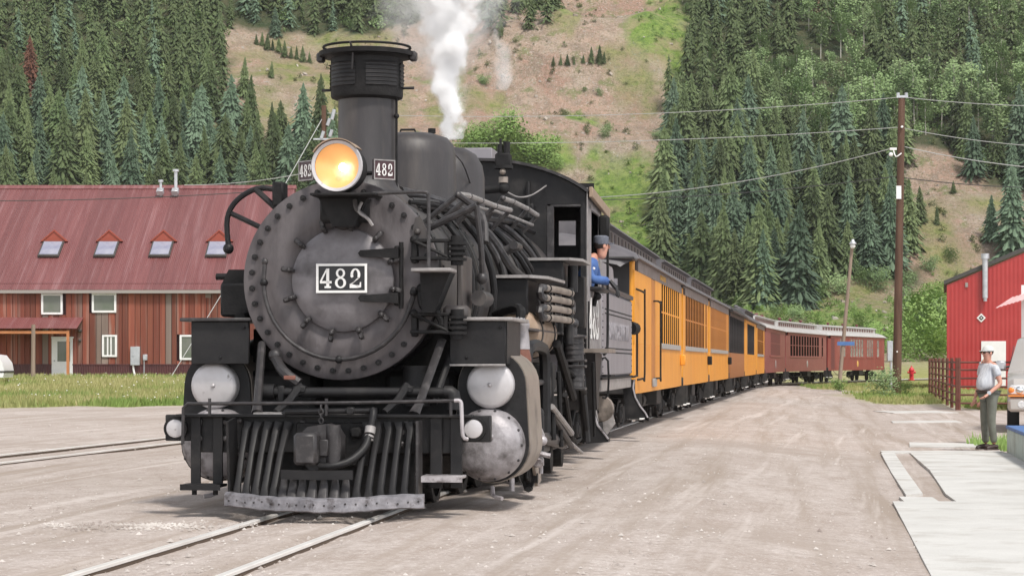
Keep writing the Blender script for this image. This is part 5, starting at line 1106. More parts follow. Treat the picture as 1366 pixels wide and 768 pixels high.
Bp('ridge_cap', MB().prism([(DR-.35,ZR-.10),(DR,ZR+.12),(DR+.35,ZR-.10)],'x',XL,XR+.3), 'redroof'); Bp('eave_fascia', MB().box(((XL+XR)/2+.1,-.34,ZE-.23),(XR-XL+.4,.04,.16)), 'fascia')
def window(x0, x1, y0, y1, mull=None, nm='window', lab=None):
    X0, X1, Z0, Z1 = bX(x0), bX(x1), bZ(y1), bZ(y0); cx, cz, w, h = (X0+X1)/2, (Z0+Z1)/2, X1-X0, Z1-Z0
    wd = Bp(nm, MB().box((cx,-.06,Z0+.05),(w,.12,.10),None,.01).box((cx,-.06,Z1-.05),(w,.12,.10),None,.01).box((X0+.05,-.06,cz),(.10,.12,h-.18)).box((X1-.05,-.06,cz),(.10,.12,h-.18)), 'wframe')
    if lab: wd['label'] = lab
    MB().box((cx,-.065,cz),(w-.18,.02,h-.18)).obj('pane', M['wglass'], wd)
    for mx_ in (mull or []): MB().box((bX(mx_),-.07,cz),(.07,.05,h-.18)).obj('mullion', M['wframe'], wd)
    return wd
window(55.5,84,391.5,419.5,lab='upper window above the porch roof'); window(123,155.5,391,417,lab='upper window right of the porch roof'); window(136.5,156.5,446.5,476,[144,148.5],lab='narrow ground floor window with three lights'); window(240,276,446.5,480,[262],lab='ground floor window nearest the locomotive')
dr = Bp('door', MB().box((bX(83),-.06,(bZ(506)+bZ(451))/2),(1.0,.05,2.04),None,.01), 'wframe'); dr['label'] = 'white door with a glass upper half under the porch'
MB().box((bX(85.5),-.09,bZ(468.5)),(.62,.02,.98)).obj('pane', M['wglass'], dr); MB().ball((bX(73),-.11,bZ(481)),.04,8,6).obj('handle', M['galv'], dr); MB().box((bX(70),-.03,1.45),(.06,.09,2.1)).box((bX(96.5),-.03,1.45),(.06,.09,2.1)).box((bX(83.5),-.03,bZ(450)),(1.1,.09,.08)).obj('frame', M['wframe'], dr)
pr = MB(); vs = []; fs = []; x = -31.0; n = 0
while x < bX(112): vs += [(x,-1.75,bZ(441)+.1-(n%2)*.02),(x,-.05,bZ(423)-(n%2)*.02)]; x += .045; n += 1
for k in range(n-1): fs.append((2*k,2*k+2,2*k+3,2*k+1))
pr.add(vs, fs); po = Bp('porch_roof', pr, 'redroof', fix=False, ang=0)
MB().box(((-31+bX(101))/2,-1.6,bZ(443.5)),(bX(101)+31,.12,.14)).obj('porch_beam', M['orangewood'], po)
for xx in (100, 1): MB().box((bX(xx)-.03,-1.6,1.6),(.13,.13,2.5)).obj('porch_post', M['orangewood'], po)
Bp('electric_box', MB().box((bX(181),-.12,bZ(474.5)),(.46,.18,.92),None,.01).cyl((bX(179),-.23,bZ(473)),(bX(179),-.25,bZ(473)),.06,n=10), 'galv'); Bp('conduit', MB().tube([(bX(178),-.1,bZ(487)),(bX(179),-.1,bZ(495)),(bX(183),-.2,.4)],.05,8,4), 'wframe')
Bp('meter_box', MB().box((bX(194),-.08,bZ(476.5)),(.22,.12,.30),None,.02).cyl((bX(192.5),-.06,bZ(480)),(bX(192.5),-.06,.35),.03,n=6), 'galv')
Bp('wall_lamp', MB().box((bX(107.5),-.14,bZ(441)),(.16,.2,.14),None,.03).ball((bX(107),-.12,bZ(454)),.08,8,6), 'dktrim')
Bp('white_patch', MB().box((bX(278),-.055,bZ(391.5)),(.28,.02,.42)), 'plankg')
sl_ang = math.atan2(ZR-ZE, DR)
for k, xc in enumerate((68, 142, 215, 290)):
    t = .33; D_ = DB+DR*t; zz = ZE+(ZR-ZE)*t+.1; Xc = (xc-683)/3000*D_
    rot = Matrix.Rotation(sl_ang,3,'X'); e = inst('skylight', MB().box((0,0,.06),(1.08,1.62,.13),None,.02).mesh('skylight', M['dktrim']), B, (Xc,DR*t-.0,zz), (sl_ang,0,0))
    MB().box((0,.02,.13),(.92,1.42,.02)).obj('pane', M['skyglass'], e)
    MB().prism([(-.62,0),(.62,0),(0,.52)],'y',0,.05).prism([(-.70,.0),(0,.60),(0,.52),(-.60,.0)],'y',-.05,.25).prism([(.70,.0),(0,.60),(0,.52),(.60,.0)],'y',-.05,.25).obj('dormer_gable', M['orange_roofgable'] if 'orange_roofgable' in M else M['redroof'], e, rot=(-sl_ang,0,0), loc=(0,.92,.05))
for (xc, y0, y1, r_, lab) in ((214.5,240,268,.07,'short vent pipe'),(234.5,226,270,.09,'tall vent pipe')):
    D_ = DB+DR*.90; X_ = (xc-683)/3000*D_; zb_ = ZE+(ZR-ZE)*.90-.3; zt_ = 1.3+(483-y0)/3000*D_
    e = Bp('roof_vent_pipe', MB().cyl((X_,DR*.9,zb_),(X_,DR*.9,zt_),r_,n=12).cyl((X_,DR*.9,zt_-.12),(X_,DR*.9,zt_),r_*1.9,n=12).box((X_,DR*.88,zb_+.55),(.36,.4,.28),Matrix.Rotation(sl_ang,3,'X'),.02), 'galv'); e['label'] = lab
# loose post in the grass before it
inst('wooden_post', MB().cyl((0,0,-.2),(.02,0,2.55),.11,.09,10).mesh('wooden_post', M['polelt']), None, (bX(44)*.93,DB*.93,zg(-22,103)), label='grey weathered wooden post in the grass before the white door', cat='post')
# ------------------------------------------------------------------ RED METAL SHED on the right
DS = 120.0; K2 = DS/3000
def sX(x): return (x-683)*K2
def sZ(y): return 1.3-(y-483)*K2
S = thing('red_metal_shed', 'bright red metal shed with white door and steel flue pipe at right', 'building', (sX(1263),DS,0), -R(10.9))
x0, x1 = 0.0, 11.0; _sx = sX; sX = lambda x: _sx(x)-_sx(1263); K_=1; slope = (sZ(337)-sZ(380))/(sX(1366)-sX(1263)); ze = sZ(380)
vs = []; fs = []; n = 0; x = x0
while x <= x1: 
    yy = -.012 if n%4 < 2 else 0.0; vs += [(x,yy,-.6),(x,yy,ze+slope*(x-x0))]; x += .055; n += 1
for k in range(n-1): fs.append((2*k,2*k+2,2*k+3,2*k+1))
m_ = MB(); m_.add(vs, fs); m_.obj('front_wall', M['redwall'], S, 0, False)
MB().box((x0+.05,8,(ze-.6)/2),(.08,15.9,ze+.6)).obj('side_wall', M['redwall'], S)
rfp = [(x0-.15,ze+.02),(x1,ze+slope*(x1-x0)+.08),(x1,ze+slope*(x1-x0)+.32),(x0-.15,ze+.22)]
MB().prism(rfp,'y',-.12,.02).obj('roof_trim', M['dktrim'], S); MB().prism([(a,b+.01) for a,b in rfp],'y',.02,16).obj('roof', M['carroof'], S)
MB().box((sX(1324),-.06,sZ(485)),(1.28,.05,2.4),None,.01).obj('white_door', M['wframe'], S); MB().cyl((sX(1313),-.25,sZ(398)),(sX(1313),-.25,sZ(341)),.15,n=16).cyl((sX(1313),-.25,sZ(346)),(sX(1313),-.25,sZ(339)),.22,n=16).cyl((sX(1313),-.25,sZ(402)),(sX(1313),-.25,sZ(397)),.10,n=12).obj('flue_pipe', M['galv'], S)
dm = MB().box((0,0,0),(.34,.03,.34)).obj('diamond_sign', M['white'], S, loc=(sX(1308),-.06,sZ(424)), rot=(0,R(45),0)); MB().box((0,-.02,0),(.20,.02,.20)).obj('sign_centre', M['dktrim'], dm); MB().ball((0,-.03,0),.04,8,6).obj('sign_dot', M['white'], dm)
MB().box((sX(1289),-.06,sZ(380)),(.14,.05,.24)).obj('wall_box', M['fascia'], S)
# white building with pink awning at the far right edge
A_ = thing('white_building', 'white building corner with a faded pink corrugated awning at the right edge', 'building', px(1366,500,70))
A_.location.z = 0; A_.rotation_euler = (0,0,-R(13)); A_.location.x = 15.75
MB().box((2.4,2,1.2),(4.6,4,5.0)).obj('white_wall', M['wframe'], A_); vs = []; fs = []
for k in range(60): x = -.72+k*.06; vs += [(x,-1.2,2.93+(x+.72)*.30+(k%2)*.02),(x+.5,.0,3.3+(x+.72)*.3+(k%2)*.02)]
for k in range(59): fs.append((2*k,2*k+2,2*k+3,2*k+1))
m_ = MB(); m_.add(vs, fs); M['pinkroof'] = mat('faded_pink_awning', (.58,.33,.32), (.68,.46,.45), .5, 0, 3); m_.obj('awning', M['pinkroof'], A_, 0, False)
# ------------------------------------------------------------------ poles and wires
DP = 100.0
pa = px(1196,522,DP); tp = px(1203,128,DP)
mb = MB().tube([(0,0,-.4),(tp.x-pa.x,0,tp.z-pa.z)],[.20,.15],14); e = inst('utility_pole', mb.mesh('utility_pole', M['pole']), None, pa, label='tall dark wooden utility pole with four levels of wires beside the road', cat='utility pole')
def rel(x, y): p = px(x, y, DP); return (p.x-pa.x, 0, p.z-pa.z)
q = rel(1203,128); MB().box((q[0],-.1,q[2]-.05),(.5,.12,.1)).cyl((q[0]-.18,-.1,q[2]-.05),(q[0]-.18,-.1,q[2]+.12),.07,n=8).cyl((q[0]+.18,-.1,q[2]-.05),(q[0]+.18,-.1,q[2]+.12),.07,n=8).obj('insulator_bracket', M['galv'], e)
q = rel(1202,170); MB().cyl((q[0],-.3,q[2]),(q[0],.3,q[2]),.05,n=8).obj('insulator', M['wframe'], e)
q = rel(1191,199); MB().box((q[0],-.1,q[2]),(.3,.12,.10)).ball((q[0]-.1,-.1,q[2]-.25),.10,8,6).tube([(q[0],-.1,q[2]),(q[0]+.1,-.2,q[2]-.35),(q[0]+.35,-.2,q[2]-.2)],.03,6,3).obj('cable_clamp', M['wframe'], e)
q = rel(1198,257); MB().box((q[0],-.19,q[2]),(.22,.02,.58)).obj('pole_tag', M['wframe'], e)
q = rel(1195,478); MB().ball((q[0]+.02,-.21,q[2]+.3),.04,8,6).obj('reflector', M['wframe'], e)
pb = px(1119,513,118); tb_ = px(1137,326,118)
e = inst('lamp_pole', MB().tube([(0,0,-.3),(tb_.x-pb.x,0,tb_.z-pb.z)],[.11,.08],12).mesh('lamp_pole', M['polelt']), None, pb, label='slim leaning wooden pole with a yard lamp on top before the maroon coaches', cat='lamp pole')
q = (tb_.x-pb.x, 0, tb_.z-pb.z); MB().lathe([(.06,.25),(.10,.15),(.20,.02),(.19,-.02),(0,-.02)], (q[0]-.02,-.3,q[2]-.0), 'z', 14).cyl((q[0],0,q[2]-.1),(q[0],-.3,q[2]+.05),.03,n=6).obj('lamp_head', M['galv'], e); MB().ball((q[0]-.02,-.3,q[2]-.10),(.14,.14,.14),12,8).obj('lamp_globe', M['wframe'], e)
q2 = px(1133,458,118)-pb; MB().box((q2.x-.2,-.12,q2.z),(.9,.03,.20)).obj('blue_sign', M['blue'], e)
DQ = 112.0; pc = px(433,505,DQ); tq = px(432,141,DQ)
e = inst('utility_pole', MB().tube([(0,0,-.4),(tq.x-pc.x,0,tq.z-pc.z)],[.17,.12],12).mesh('utility_pole', M['pole']), None, pc, label='brown utility pole standing left of the smokestack behind the headlight', cat='utility pole')
def rel2(x, y): p = px(x, y, DQ); return (p.x-pc.x, -.15, p.z-pc.z)
for (x_, y_) in ((443,160),(437,168),(429,185),(440,183)): a_ = rel2(x_, y_); MB().cyl(a_, (a_[0]+.12,-.15,a_[2]+.5 if x_ > 441 else a_[2]+.35), .09, n=8).obj('insulator', M['galv'], e)
a_ = rel2(433,186); MB().box((a_[0],-.12,a_[2]),(1.1,.08,.08)).obj('cross_arm', M['galv'], e)
def wire(lab, a, b, sag, r=.015, m='wire', n=24):
    P0, P1 = Vector(a), Vector(b); pts_ = [P0.lerp(P1, t/n)+Vector((0,0,-sag*4*(t/n)*(1-t/n))) for t in range(n+1)]
    MB().tube(pts_, r, 5).obj('overhead_wire', M[m], None, label=lab, cat='wire', group='overhead wires')
wire('topmost overhead wire running left from the top of the tall pole', px(1200,130,DP), px(437,151,DQ), .45); wire('second overhead wire left of the tall pole', px(1198,170,DP), px(437,188,DQ), .35)
wire('thick sagging overhead wire left of the tall pole', px(1190,198,DP), px(560,256,118), 1.1, .02); wire('black overhead cable left of the tall pole', px(1197,235,DP), px(560,262,DQ), .55, .02, 'wiredk')
wire('topmost overhead wire running right from the tall pole', px(1207,130,DP), px(1420,142,96), .1); wire('second overhead wire right of the tall pole', px(1205,171,DP), px(1420,197,96), .15); wire('thick overhead wire right of the tall pole', px(1207,196,DP), px(1420,227,96), .15, .02); wire('black overhead cable right of the tall pole', px(1205,237,DP), px(1420,251,96), .12, .02, 'wiredk')
wire('dark cable crossing the red corrugated roof', px(-40,268,104), px(352,255,104), .12, .02, 'wiredk'); wire('pale cable rising from the red roof to the pole by the smokestack', px(246,247,116), px(430,226,DQ), .2, .02)
wire('thin guy wire slanting down from the pole left of the smokestack', px(430,158,DQ), px(378,250,108), 0, .02); wire('thin guy wire slanting to the grass before the red building', px(300,385,108), px(226,506,104), 0, .018)
# hydrant, service box, bushes at the pole foot
h = thing('fire_hydrant', 'small bright red fire hydrant in the grass right of the utility pole', 'fire hydrant', px(1216,507,140)); h.scale = (1.25,)*3
MB().lathe([(.16,0),(.16,.05),(.11,.06),(.11,.46),(.14,.47),(.14,.52),(.10,.60),(.04,.66),(.03,.72),(0,.72)], (0,0,0), 'z', 16).obj('barrel', M['hyd'], h); MB().cyl((-.20,0,.40),(.20,0,.40),.06,n=10).cyl((0,-.18,.36),(0,0,.36),.075,n=10).obj('outlet', M['hyd'], h)
e = thing('service_box', 'grey electrical service box on a conduit at the left of the tall pole', 'electrical box', px(1187,512,99)); MB().box((0,0,1.45),(.24,.2,.9),None,.02).obj('cabinet', M['galv'], e); MB().cyl((.05,0,-.2),(.05,0,1.05),.06,n=8).obj('conduit', M['galv'], e)
def gbush(x, y, D, h, i, lab, kind='willow', grp=None): p = px(x, y, D); shrub(kind, p.x, p.y, h, i, lab, grp)
gbush(1180,523,96,1.1,0,'dense green bush at the foot of the tall utility pole','aspen'); gbush(1207,518,97,.7,1,'low green bush right of the foot of the tall pole','aspen'); gbush(1118,512,116,.7,2,'grassy green clump at the foot of the leaning lamp pole','willow')
# ------------------------------------------------------------------ corral fence
F = thing('corral_fence', 'rusty brown pipe corral fence with six rails in front of the red shed', 'fence', (0,0,0))
P0, P1, P2 = Vector((18.2,98,-.15)), Vector((13.95,70.5,-.18)), Vector((18.5,69.5,-.18)); RZ = (.20,.46,.72,.98,1.24,1.48)
rp_ = MB().cyl((0,0,0),(0,0,1),.035,n=6).mesh('rail', M['fence']); pp_ = MB().cyl((0,0,-.2),(0,0,1.62),.055,n=8).mesh('post', M['fence'])
def seg(a, b, nposts):
    for z in RZ:
        p = a+Vector((0,0,z)); q = b+Vector((0,0,z)); dv = q-p; o = inst('rail', rp_, F, p, dv.to_track_quat('Z','Y').to_euler(), (1,1,dv.length))
    for k in range(nposts+1): inst('post', pp_, F, a.lerp(b, k/nposts))
seg(P0, P1, 7); seg(P1+Vector((.06,-.02,0)), P2, 2)
# ------------------------------------------------------------------ concrete pads, stripes and dock wall
def slab(nm, lab, pts, zt=-.165, th=.12, m='conc'):
    MB().prism([(x,y) for x,y in pts],'z',zt-th,zt).obj(nm, M[m], None, 30, kind='structure')
slab('concrete_walk', '', [(4.02,23.75),(2.93,15.8),(2.2,10.5),(10,10.5),(10,23.75)]); slab('concrete_pad', '', [(6.49,36.7),(5.72,30.8),(4.86,25.2),(4.70,23.77),(8.9,23.77),(8.9,36.7)], -.17)
slab('kerb_strip', '', [(6.05,36.72),(8.05,36.72),(8.12,37.4),(6.12,37.4)], -.168); slab('painted_stripe', '', [(6.02,36.7),(6.24,36.7),(5.35,30.5),(4.62,25.3),(4.38,25.0),(5.12,30.4)], -.17); slab('painted_stripe', '', [(4.15,23.76),(4.52,23.76),(4.60,24.6),(4.25,24.7)], -.172)
slab('concrete_pad', '', [(7.35,41.6),(8.9,40.8),(8.75,39.0),(7.0,39.6)], -.175); slab('concrete_pad', '', [(9.4,55.5),(11.2,56),(11.3,57.3),(9.6,57)], -.18); slab('concrete_pad', '', [(11.2,66),(13.2,66.5),(13.0,69),(11.0,68.5)], -.18)
dk = thing('low_dock_wall', 'low pale green wall with a bright blue top beside the standing man', 'wall', (8.12,36.9,-.2), -R(8.4))
MB().box((1.6,-8.5,.21),(3.2,17,.42),None,.02).obj('wall', M['palegreen'], dk); MB().box((1.6,-8.5,.44),(3.24,17.04,.05),None,.01).obj('top', M['blue'], dk)
# ------------------------------------------------------------------ PEOPLE
def skin(name, V, Ed, rad, m, par, sub=2, root=0):
    bm = bmesh.new(); vs = [bm.verts.new(v) for v in V]; bm.verts.ensure_lookup_table()
    for a, b in Ed: bm.edges.new((vs[a], vs[b]))
    ly = bm.verts.layers.skin.verify()
    for i, v in enumerate(bm.verts):
        r = rad[i]; v[ly].radius = (r, r) if not isinstance(r, tuple) else r; v[ly].use_root = (i == root)
    me = bpy.data.meshes.new(name); bm.to_mesh(me); bm.free(); o = bpy.data.objects.new(name, me); COL.objects.link(o)
    o.modifiers.new('s', 'SKIN').branch_smoothing = .6; s2 = o.modifiers.new('u', 'SUBSURF'); s2.levels = sub
    dg = bpy.context.evaluated_depsgraph_get(); r = bpy.data.meshes.new_from_object(o.evaluated_get(dg)); bpy.data.objects.remove(o)
    r.materials.clear(); r.materials.append(m); r.shade_smooth(); r.name = name; return inst(name, r, par)
def hand(par, base, d, side, m, s=1.0, nm='hand'):
    d = Vector(d).normalized(); sd = Vector(side).normalized(); nrm = d.cross(sd).normalized(); b = Vector(base); mb = MB()
    mb.tube([b, b+d*.04*s, b+d*.085*s], [.026*s,.036*s,.034*s], 10, 0, True, .55)
    for k, (off, ln) in enumerate(((-.027,.060),(-.009,.072),(.009,.068),(.026,.052))):
        p = b+d*.08*s+sd*off*s; mb.tube([p, p+d*ln*.45*s+nrm*.006*s, p+d*ln*.8*s+nrm*.022*s, p+d*ln*.9*s+nrm*.040*s], [.010*s,.0095*s,.009*s,.007*s], 6)
    p = b+d*.025*s-sd*.028*s; mb.tube([p, p+d*.03*s-sd*.022*s, p+d*.065*s-sd*.024*s+nrm*.012*s], [.013*s,.011*s,.008*s], 6)
    return mb.obj(nm, m, par)
def head(par, c, fz, m, hair=True):    # fz: facing yaw in the person's own frame (0 = -y)
    e = skin('head', [(0,0,-.16),(0,0,-.06),(0,-.012,.03),(0,.005,.10)], [(0,1),(1,2),(2,3)], [.055,(.062,.07),(.078,.092),(.066,.078)], m, par, 2)
    e.location = c; e.rotation_euler = (0,0,fz)
    MB().tube([(0,-.085,.045),(0,-.112,.01),(0,-.108,-.002),(0,-.085,-.008)],[.008,.014,.017,.010],8).obj('nose', m, e)
    for sx in (-1,1): MB().ball((sx*.080,.008,.012),(.012,.024,.032),8,6).obj('ear', m, e); MB().ball((sx*.032,-.082,.032),(.012,.008,.008),8,6).obj('eye', M['hair'], e)
    MB().tube([(-.024,-.080,-.036),(0,-.092,-.038),(.024,-.080,-.036)],[.004,.006,.004],6).obj('mouth', mat('lips',(.35,.12,.09)) if 'lips' not in M else M['lips'], e)
    if hair: MB().ball((0,.018,.045),(.084,.092,.082),14,8).obj('hair', M['hair'], e)
    return e
def person(lab, loc, rz, shirt, pants, shoe, H=1.75, belly=.03, cap=None, la=None, ra=None, grp=None):
    k = H/1.75; p = thing('person', lab, 'person', loc, rz, grp); p.scale = (k,k,k)
    hipL, hipR = (.10,0,.90), (-.10,.02,.90)
    kneeL, kneeR = (.11,-.03,.50), (-.12,.01,.50); anL, anR = (.12,.02,.09), (-.15,.07,.09)
    elL, wrL = la or ((.27,.02,1.10), (.22,-.14,.88)); elR, wrR = ra or ((-.27,.03,1.10), (-.25,-.08,.86))
    V = [(0,0,.95),(0,0,1.12),(0,0,1.32),(0,.0,1.46),(0,-.005,1.52),hipL,kneeL,anL,hipR,kneeR,anR,(.17,0,1.40),elL,wrL,(-.17,0,1.40),elR,wrR]
    Ed = [(0,1),(1,2),(2,3),(3,4),(0,5),(5,6),(6,7),(0,8),(8,9),(9,10),(3,11),(11,12),(12,13),(3,14),(14,15),(15,16)]
    skin('body', V, Ed, [.10,.10,.11,.07,.05,.08,.055,.04,.08,.055,.04,.055,.042,.029,.055,.042,.029], M['skin'], p)
    skin('trousers', [(0,0,.98),hipL,kneeL,(anL[0],anL[1],.10),hipR,kneeR,(anR[0],anR[1],.10)], [(0,1),(1,2),(2,3),(0,4),(4,5),(5,6)], [(.135,.125),(.100,.108),(.070,.075),.062,(.100,.108),(.070,.075),.062], pants, p)
    mL = tuple(.62*b+.38*a for a, b in zip((.18,0,1.40), elL)); mR = tuple(.62*b+.38*a for a, b in zip((-.18,0,1.40), elR))
    skin('shirt', [(0,-.01-belly,.97),(0,-.02-belly,1.12),(0,-.01,1.30),(0,0,1.42),(0,-.005,1.49),(.17,0,1.39),mL,(-.17,0,1.39),mR], [(0,1),(1,2),(2,3),(3,4),(3,5),(5,6),(3,7),(7,8)], [(.140,.130+belly*.5),(.165,.140+belly*.8),(.175,.138),(.125,.092),.060,.074,.068,.074,.068], shirt, p)
    for an, sx in ((anL,1),(anR,-1)): MB().tube([(an[0],an[1]+.07,.05),(an[0],an[1],.055),(an[0]+sx*.01,an[1]-.10,.045),(an[0]+sx*.02,an[1]-.18,.03)],[.035,.05,.048,.03],10,2,True,.9).box((an[0]+sx*.008,an[1]-.06,.012),(.095,.27,.024),None,.01).obj('shoe', shoe, p)
    hand(p, wrL, Vector(wrL)-Vector(elL), (0,-1,0), M['skin']); hand(p, wrR, Vector(wrR)-Vector(elR), (0,-1,0), M['skin'])
    return p
man = person('man in a white cap, sunglasses, pale short-sleeved shirt and olive trousers', (8.03,37.9,-.17), R(-62), M['shirt'], M['olive'], M['shoe'], 1.76, .055, la=((.25,.05,1.10),(.22,-.20,.93)))
hd = head(man, (0,-.02,1.60), R(0), M['skin'])
MB().lathe([(.0,.125),(.05,.118),(.085,.09),(.098,.045),(.098,.03)], (0,.01,.02), 'z', 20).prism([(-.06,-.07),(-.05,-.135),(0,-.158),(.05,-.135),(.06,-.07)],'z',.047,.057).obj('cap', M['capw'], hd); MB().box((-.036,-.098,.030),(.060,.016,.042),None,.006).box((.036,-.098,.030),(.060,.016,.042),None,.006).box((0,-.10,.042),(.03,.01,.01)).box((.082,-.05,.034),(.006,.10,.012)).box((-.082,-.05,.034),(.006,.10,.012)).obj('sunglasses', M['sung'], hd)
MB().box((0,-.02,.975),(.29,.28,.045),None,.016).obj('belt', M['shoe'], man); MB().tube([(.215,-.165,.945),(.245,-.19,.955)],.034,10).obj('watch', M['galv'], man)
MB().tube([(-.05,-.13,1.46),(-.10,-.11,1.44)],.012,6).obj('collar', M['shirt'], man)
p2 = person('person in blue jeans half hidden behind the man in the white cap', (8.79,41.6,-.18), R(-90), M['tanshirt'], M['jean'], M['shoe'], 1.56, .0)
head(p2, (0,-.02,1.635), 0, M['skin'])
# engineer leaning out of the cab window (own frame = locomotive frame, looking back along the train)
ax = Matrix.Rotation(-R(LH),4,'Z'); ex = Vector((LX,LY,0))+(ax@Vector((1.20,9.75,2.0)))
en = thing('person', 'engineer in blue shirt and grey cap leaning out of the cab window', 'person', ex, -R(LH))
skin('body', [(-.10,.0,.05),(.02,.0,.30),(.14,.02,.62),(.20,.04,.72),(.02,-.22,.58),(.10,-.18,.36),(.36,-.10,.36),(.10,.26,.56),(.14,.32,.36)], [(0,1),(1,2),(2,3),(2,4),(4,5),(5,6),(2,7),(7,8)], [.13,.13,.10,.05,.05,.04,.03,.05,.04], M['skin'], en)
skin('shirt', [(-.12,.0,.0),(.00,.0,.28),(.12,.01,.56),(.18,.03,.66),(.06,-.20,.56),(.13,-.20,.36),(.36,-.12,.345),(.12,.24,.54),(.18,.30,.36),(.34,.22,.34)], [(0,1),(1,2),(2,3),(2,4),(4,5),(5,6),(2,7),(7,8),(8,9)], [(.17,.17),(.17,.17),(.13,.13),.07,.085,.068,.05,.08,.062,.048], M['workblue'], en)
for b_, d_ in (((.37,-.12,.345),(.7,.0,-.9)),((.35,.21,.34),(.7,0,-.8))): hand(en, b_, d_, (0,-1,0), M['glove'], 1.5, 'glove')
hd = head(en, (.25,.05,.78), R(125), M['skin']); hd.rotation_euler = (0,0,R(125))
MB().lathe([(0,.145),(.07,.142),(.098,.125),(.10,.075),(.094,.05),(.092,.03)], (0,.012,.01), 'z', 20).prism([(-.07,-.06),(-.06,-.14),(0,-.17),(.06,-.14),(.07,-.06)],'z',.045,.057).obj('cap', M['denimcap'], hd)
MB().ball((.16,-.14,.50),(.02,.01,.02),8,6).obj('badge', M['white'], en)
# ------------------------------------------------------------------ pickup truck, nose to the camera
T_ = thing('pickup_truck', 'silver pickup truck parked nose forward behind the blue-topped wall', 'truck', (11.5,47.6,-.19), -R(12.6))
def Tp(n, mb, m, par=None, **k): return mb.obj(n, M[m], par or T_, **k)
fp = [(0,.52),(-.03,.70),(0,.98),(.10,1.14),(.55,1.24),(1.45,1.30),(1.5,1.30),(2.25,1.98),(2.6,2.05),(4.0,2.04),(4.35,1.35),(6.0,1.32),(6.02,.55),(5.2,.50),(5.1,.85),(4.6,.95),(4.2,.85),(4.1,.45),(1.75,.42),(1.65,.80),(1.3,.98),(.85,.92),(.62,.60),(.60,.45)]
b_ = MB(); nP = len(fp); vs = []
for (sx, ins) in ((-1,0),(-.86,1),(.86,1),(1,0)):
    for (y, z) in fp:
        w = 1.0 if z < 1.33 else 1.0-.22*(z-1.33)/.72
        if ins == 0: vs.append((sx*w*.99 if abs(sx)==1 else sx*w, y+.10*(1 if y < .2 else 0), z-(.05 if z > 1.0 else 0)))
        else: vs.append((sx*w, y, z))
for a in range(3):
    for k in range(nP): b_.f.append((a*nP+k,a*nP+(k+1)%nP,(a+1)*nP+(k+1)%nP,(a+1)*nP+k))
b_.v = vs; b_.f += [tuple(range(nP)), tuple(3*nP+k for k in range(nP))[::-1]]; Tp('body', b_, 'silverp', ang=30)
Tp('windshield', MB().add([(-.80,1.52,1.31),(.80,1.52,1.31),(.68,2.22,1.945),(-.68,2.22,1.945),(-.80,1.56,1.29),(.80,1.56,1.29),(.68,2.26,1.92),(-.68,2.26,1.92)],[(0,1,2,3),(4,7,6,5),(0,3,7,4),(1,5,6,2)]), 'carglass')
for sx in (-1,1):
    wd = Tp('side_window', MB().prism([(1.85,1.38),(2.42,1.90),(3.9,1.90),(4.05,1.38)],'x',-.006,.006), 'carglass'); wd.location = (sx*.945,0,0); wd.rotation_euler = (0,-sx*R(12),0); wd.location.x = sx*(.945+.30)
    for y in (1.18, 4.65):
        w_ = Tp('wheel', MB().lathe([(.20,-.13),(.36,-.13),(.39,-.09),(.39,.09),(.36,.13),(.20,.13)], (0,0,0), 'x', 28), 'tyre', loc=(sx*.87,y,.39)); MB().lathe([(0,sx*.10),(.06,sx*.12),(.20,sx*.10),(.22,sx*.13)], (0,0,0), 'x', 24).obj('rim', M['chrome'], w_)
    hl_ = Tp('headlight', MB().box((sx*.78,-.03,.90),(.34,.14,.22),None,.04), 'clear'); MB().ball((sx*.80-sx*.06,-.10,.90),(.085,.03,.085),14,8).obj('reflector', M['chrome'], hl_); MB().ball((sx*.90,-.07,.90),(.075,.05,.07),12,8).obj('indicator', M['amber'], hl_)
    Tp('fog_lamp', MB().lathe([(0,-.02),(.07,-.02),(.085,.0)], (sx*.70,-.16,.60), 'y', 16), 'clear'); Tp('fog_lamp_bezel', MB().lathe([(.085,-.01),(.115,-.01),(.115,.04)], (sx*.70,-.15,.60), 'y', 16), 'dktrim')
    mr = Tp('mirror', MB().box((sx*1.14,1.85,1.42),(.22,.14,.22),None,.04), 'galv'); MB().tube([(sx*.93,1.85,1.40),(sx*1.05,1.85,1.38)],.03,6).obj('mirror_arm', M['dktrim'], mr)
Tp('bumper', MB().box((0,-.06,.60),(1.96,.22,.32),None,.06), 'silverp'); Tp('bumper_strip', MB().box((0,-.06,.78),(1.94,.24,.03)), 'amber'); Tp('grille', MB().box((0,-.04,.93),(1.1,.10,.28),None,.03), 'dktrim')
for k in range(4): Tp('grille_bar', MB().box((0,-.095,.84+.06*k),(1.08,.02,.018)), 'chrome')
Tp('wiper', MB().tube([(-.55,1.50,1.34),(-.1,1.62,1.46)],.012,6), 'dktrim'); Tp('roof_lamp', MB().box((0,2.5,2.06),(.5,.1,.05),None,.015), 'dktrim')
# white vehicle just entering at the left edge
V_ = thing('white_van', 'white vehicle corner just visible at the left edge of the grass', 'van', (-20.6,91,zg(-21,91)), 0)
MB().prism([(0,.35),(.05,.6),(-.02,.95),(-.25,1.25),(-.9,1.35),(-1.6,1.95),(-4.6,2.0),(-4.8,1.2),(-4.8,.35)],'y',0,1.8).obj('body', M['whitecar'], V_); MB().prism([(-1.0,1.38),(-1.62,1.88),(-3.9,1.9),(-3.9,1.38)],'y',-.012,.0).obj('side_window', M['carglass'], V_)
MB().box((-.2,.9,.58),(.55,1.84,.10),None,.03).obj('bumper_strip', M['dktrim'], V_)
for x_ in (-1.0,-3.9): MB().lathe([(0,-.0),(.33,.0),(.35,.05),(.35,.2),(0,.2)], (x_,.0,.34), 'y', 20).obj('wheel', M['tyre'], V_)
